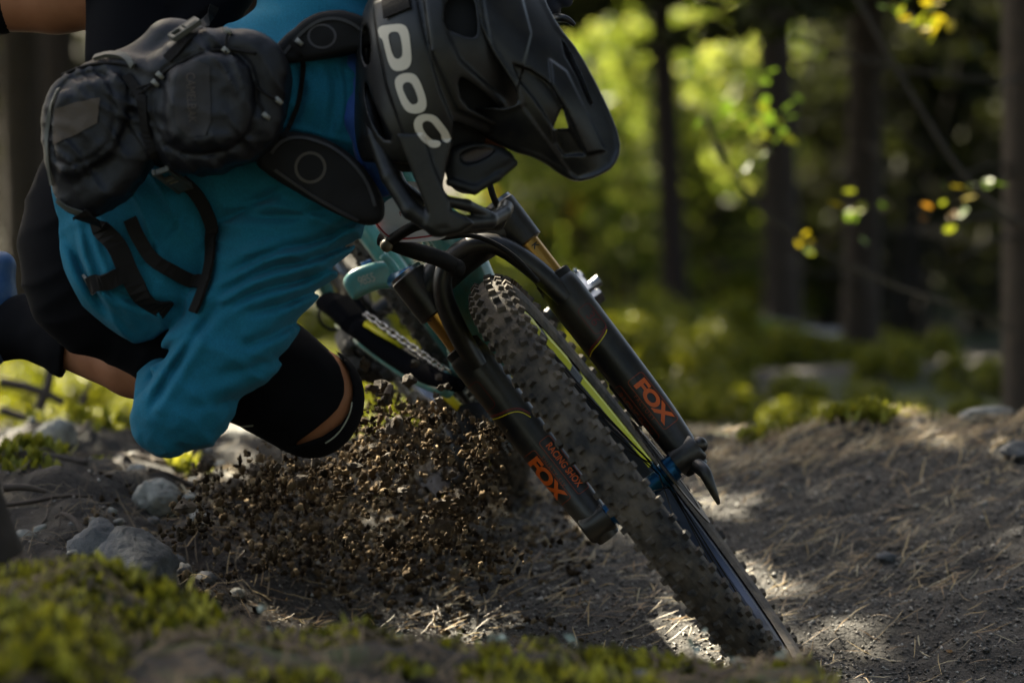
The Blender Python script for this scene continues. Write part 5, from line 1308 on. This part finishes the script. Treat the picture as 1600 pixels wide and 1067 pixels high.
# larger clods and leaves lying on the dirt, one object each
CL = []
for sd in range(4):
    r2 = np.random.default_rng(90 + sd); b = MB(); b.ball((0, 0, 0), 1, n=8, m=5); v = np.array([tuple(x) for x in b.v]); v = v * (1 + .55 * fbm(v[:, 0] * 2.1 + sd * 7, v[:, 1] * 2.1, v[:, 2] * 2.1, 2))[:, None]
    CL.append(v); 
M_clod = mat('damp_dirt', (.035, .023, .014, 1), .8, noise=(120, (.085, .058, .034, 1), .2), bump=(300, .8, .003))
CLM = [mesh_only('dirt_clod', v * .01, b.f, M_clod) for v in CL]
PLUME = []
def spray_pt(rng):
    """a point of the plume thrown up by the sliding rear wheel: ragged clusters, thinning upwards and to the left"""
    if not PLUME:
        while len(PLUME) < 150:
            u, v = rng.uniform(270, 800), rng.uniform(550, 880)
            dens = np.interp(v, [560, 640, 700, 760, 830, 900], [.35, .8, 1, 1, .6, .15]) * np.interp(u, [250, 330, 450, 560, 700, 800], [.12, .4, .8, 1, 1, .4])
            if v < 725 and u < 560: dens *= .12
            if rng.uniform() < dens: PLUME.append((u, v, rng.uniform(.05, 1.0), rng.uniform(8, 46), rng.uniform(.15, 1)))
    if rng.uniform() < .30:
        u, v = rng.uniform(300, 800), 560 + 350 * rng.uniform() ** .6
        if v < 725 and u < 560: u += 200
        return u, v, rng.uniform(.1, 1.0)
    while True:
        c = PLUME[rng.integers(len(PLUME))]
        if rng.uniform() < c[4]: break
    t = rng.normal(); w = rng.normal() * .5
    return c[0] + c[3] * (-.75 * t + .6 * w), c[1] + c[3] * (.66 * t + .75 * w) * .8, c[2] + rng.normal() * .05
rg = np.random.default_rng(33)
for i in range(230):
    u, v, Y = spray_pt(rg); r = rg.uniform(.35, .75) if rg.uniform() > .2 else rg.uniform(.85, 1.7)
    if v > 850: v -= 120
    p = P(u, v, Y)
    if p.z < gz(p.x, Y) + .004: p.z = gz(p.x, Y) + .004
    o = bpy.data.objects.new('dirt_clod', CLM[i % 4]); COL.objects.link(o); o.location = p; o.scale = (r * rg.uniform(.6, 1.1), r, r * rg.uniform(.6, 1.5)); o.rotation_euler = tuple(rg.uniform(0, 6.28, 3))
    tag(o, 'large dark dirt clod flying in the spray behind the sliding wheel' if r > .8 else 'small dark dirt clod flying in the spray behind the sliding wheel', 'dirt clod', 'large dirt clods in the spray' if r > .8 else 'small dirt clods in the spray')
pts = []; sz = []
for i in range(22000):
    u, v, Y = spray_pt(rg); p = P(u, v, Y); g = gz(p.x, Y) if i < 0 else None
    if u > 545 and v < 600 + .25 * (u - 560): continue
    pts.append(tuple(p)); sz.append(.0004 + .0052 * rg.uniform() ** 5.0)
pts = np.array(pts); sz = np.array(sz); G = ground(pts[:, 0], pts[:, 1]); ok = pts[:, 2] > G - .002
M_spray = mat('flying_grit', (.05, .035, .02, 1), .95, islands=[(.014, .009, .005, 1), (.030, .019, .010, 1), (.062, .041, .022, 1), (.12, .082, .046, 1), (.26, .19, .115, 1)], spec=.12)
grains('flying_dirt', pts[ok], sz[ok], M_spray, rg, label='spray of loose dirt thrown up by the skidding rear wheel', flat=1, lumpy=True)

# heap of churned soil under the spray
X, Y, Z = scatter(14000, -.62, .12, -.1, 1.3, rg, lambda x, y: .12 + .88 * sstep(-.2, .5, fbm(x * 8, y * 8, 6.6, 3)))
s2 = .0008 + .006 * rg.uniform(0, 1, len(X)) ** 4
grains('churned_soil', np.stack([X, Y, Z + s2 * .4], 1), s2, M_spray, rg, label='churned crumbs of soil along the inside of the turn', flat=.9, lumpy=True)

# moss on the foreground lip and tufts on the crest
def moss_patch(name, C, h, m, rng, blades=9):
    n = len(C); P0 = np.repeat(C, blades, 0); N = len(P0); a = rng.uniform(0, 6.28, N); t = rng.uniform(.1, .9, N); hh = np.repeat(h, blades) * rng.uniform(.5, 1.2, N)
    d = np.stack([np.cos(a) * t, np.sin(a) * t, np.ones(N)], 1); d /= np.linalg.norm(d, axis=1)[:, None]
    P0 = P0 + rng.normal(size=(N, 3)) * (np.repeat(h, blades) * .3)[:, None] * (1, 1, .2); sd = np.stack([-np.sin(a), np.cos(a), 0 * a], 1) * (hh * .22)[:, None]
    v = np.stack([P0 - sd, P0 + sd, P0 + d * hh[:, None] * .6 + sd * 1.1, P0 + d * hh[:, None] * 1.05, P0 + d * hh[:, None] * .6 - sd * 1.1], 1).reshape(-1, 3)
    k = np.arange(N)[:, None] * 5; f = np.concatenate([k + np.array([[0, 1, 2]]), k + np.array([[0, 2, 4]]), k + np.array([[4, 2, 3]])])
    o = mesh_obj(name, v, f, m, None, False); return tag(o, None, None, None, 'stuff')
M_mossb = mat('moss_shoots', (.1, .15, .02, 1), .7, islands=[(.020, .016, .004, 1), (.085, .080, .007, 1), (.25, .24, .016, 1), (.50, .46, .05, 1)], trans=.35)
X, Y, Z = scatter(46000, -.8, .38, -2.8, -.6, rg, lambda x, y: sstep(-.02, .25, fbm(x * 9, y * 9, 4.4, 3) + .28 * sstep(-.15, -.45, x)) * sstep(.38, .25, x))
k = visible(X, Y, 80); h_ = .005 + .017 * rg.uniform(0, 1, k.sum()) * (1 + 1.2 * fbm(X[k] * 11, Y[k] * 11, 2.2, 2).clip(-.7, 1))
moss_patch('foreground_moss', np.stack([X[k], Y[k], Z[k]], 1), h_, M_mossb, rg)['label'] = 'yellow-green moss covering the foreground lip'
cc = []
for u, v, Y, r, n in ((150, 650, 1.6, .12, 60), (60, 740, 1.0, .06, 30), (30, 800, .7, .05, 24), (300, 735, 1.1, .05, 18), (1330, 655, 1.38, .045, 60), (1372, 662, 1.36, .03, 30), (1415, 655, 1.7, .05, 40), (1180, 668, 1.42, .02, 14), (1230, 662, 1.44, .03, 16), (1440, 658, 1.5, .04, 18), (1230, 1015, -.85, .05, 50)):
    p = P(u, v, Y)
    for _ in range(n):
        x, y = p.x + random.gauss(0, r * .5), Y + random.gauss(0, r * .5); cc.append((x, y, gz(x, y) + .002 + random.uniform(0, .5) * r * .5))
moss_patch('crest_moss', np.array(cc), np.full(len(cc), .022), mat('yellow_moss', (.2, .2, .02, 1), .7, islands=[(.12, .13, .012, 1), (.24, .24, .02, 1), (.34, .32, .04, 1)], trans=.4), rg, 7)['label'] = 'sprigs of yellow moss on the berm crest and bank'  # yellow-green tone varies at random per blade
# pale lichen flecks in the moss
lx = []
for u, v in ((195, 905), (275, 878), (408, 888), (225, 915), (105, 970), (360, 990), (430, 1045), (625, 1005), (760, 962), (780, 968), (830, 1008), (540, 1010), (700, 1035), (1225, 1020), (1150, 1030), (330, 945), (60, 1000), (500, 1048), (890, 1010), (910, 1035), (1040, 1040), (1090, 1010), (1270, 1040)):
    Y = -.9; p = P(u, v, Y); z = gz(p.x, Y)
    lx.append((p.x, Y, max(z + .01, min(p.z, z + .03))))
lx = np.array(lx); v, f = leaf_quads(np.repeat(lx, 5, 0) + rg.normal(size=(len(lx) * 5, 3)) * .005, .009, rg)
tag(mesh_obj('lichen_flecks', v, f, mat('pale_lichen', (.30, .36, .30, 1), .6), None, False), 'pale green lichen flecks among the foreground moss', None, None, 'stuff')

# sticks and roots on the left bank, stump at the left edge
for i, (pts, r, Yp, lab) in enumerate((([(30, 705), (45, 760), (70, 820), (95, 880)], .011, .7, 'broken stick leaning down the left bank beside the stump'), ([(0, 596), (60, 608), (120, 640), (160, 670)], .009, 1.9, 'curved pale root arching over the back of the left bank'),
        ([(60, 640), (80, 590), (76, 560)], .010, 1.9, 'short upright dead stick behind the left bank stones'), ([(112, 670), (125, 640), (140, 600)], .008, 2.0, 'thin dead stick beside the upright one on the left bank'), ([(5, 762), (40, 760), (72, 768)], .006, .4, 'pale bent twig across the dark bank near the stump'), ([(0, 640), (60, 660), (90, 690)], .007, 1.7, 'grey root lying behind the rounded bank stones'))):
    o = MB().tube([P(a, b, Yp) for a, b in pts], [r, r * .9] + [r * .7] * (len(pts) - 3) + [r * .5], 8, smooth=2).build('stick' if 'root' not in lab else 'root', M_dead, None, True, loc=P(pts[-1][0], pts[-1][1], Yp)); tag(o, lab, 'stick' if 'root' not in lab else 'root')
for i in range(26):
    u, v = rs.uniform(-10, 330), rs.uniform(690, 880); Y = float(np.interp(v, [640, 720, 800, 900], [1.7, 1.25, .6, .1])); c = P(u, v, Y); a = rs.uniform(0, 3.14); L2 = rs.uniform(.03, .09); r = rs.uniform(.0018, .005); tp = []
    for t in (-1, -.3, .4, 1):
        x, y = c.x + math.cos(a) * L2 * t + rs.normal() * .006, Y + math.sin(a) * L2 * t; tp.append((x, y, gz(x, y) + r + .012 * (t + 1) * rs.uniform(0, 1)))
    tag(MB().tube(tp, [r, r, r * .8, r * .5], 6, smooth=1).build('twig', M_dead, None, True, loc=tp[0]), 'dead twig lying among the stones of the left bank', 'twig', 'twigs on the left bank')
st = P(-12, 960, -.9); b = MB()
b.tube([(st.x, -.9, gz(st.x, -.9) - .05), (st.x, -.9, gz(st.x, -.9) + .05), (st.x - .005, -.9, P(0, 830, -.9).z), (st.x - .012, -.9, P(0, 745, -.9).z)], [.045, .038, .030, .018], 12, smooth=2)
tag(b.build('tree_stump', M_bark, None, True, loc=(st.x, -.9, gz(st.x, -.9))), 'dark broken stump at the end of the mossy lip', 'stump')
for i, (u, v, Y, c, sz, rot) in enumerate(((85, 975, -.95, 2, .016, .4), (735, 975, -.5, 3, .02, 1.2), (1000, 905, .2, 2, .02, 2.2), (1030, 985, -.8, 2, .014, 3), (1275, 1035, -.9, 2, .015, 1), (640, 1055, -1.1, 2, .016, 2), (90, 1060, -1.2, 2, .014, 2), (355, 918, -.4, 1, .02, .2), (1480, 875, .15, 2, .014, 1.0), (575, 795, 1.0, 3, .02, 0))):
    p = P(u, v, Y); p.z = gz(p.x, Y) + .006; o = bpy.data.objects.new('fallen_leaf', LM[c]); COL.objects.link(o); o.location = p; o.scale = (sz,) * 3; o.rotation_euler = (.3, -.25, rot)
    tag(o, 'small fallen leaf lying on the ground litter', 'leaf', 'fallen leaves on the ground')
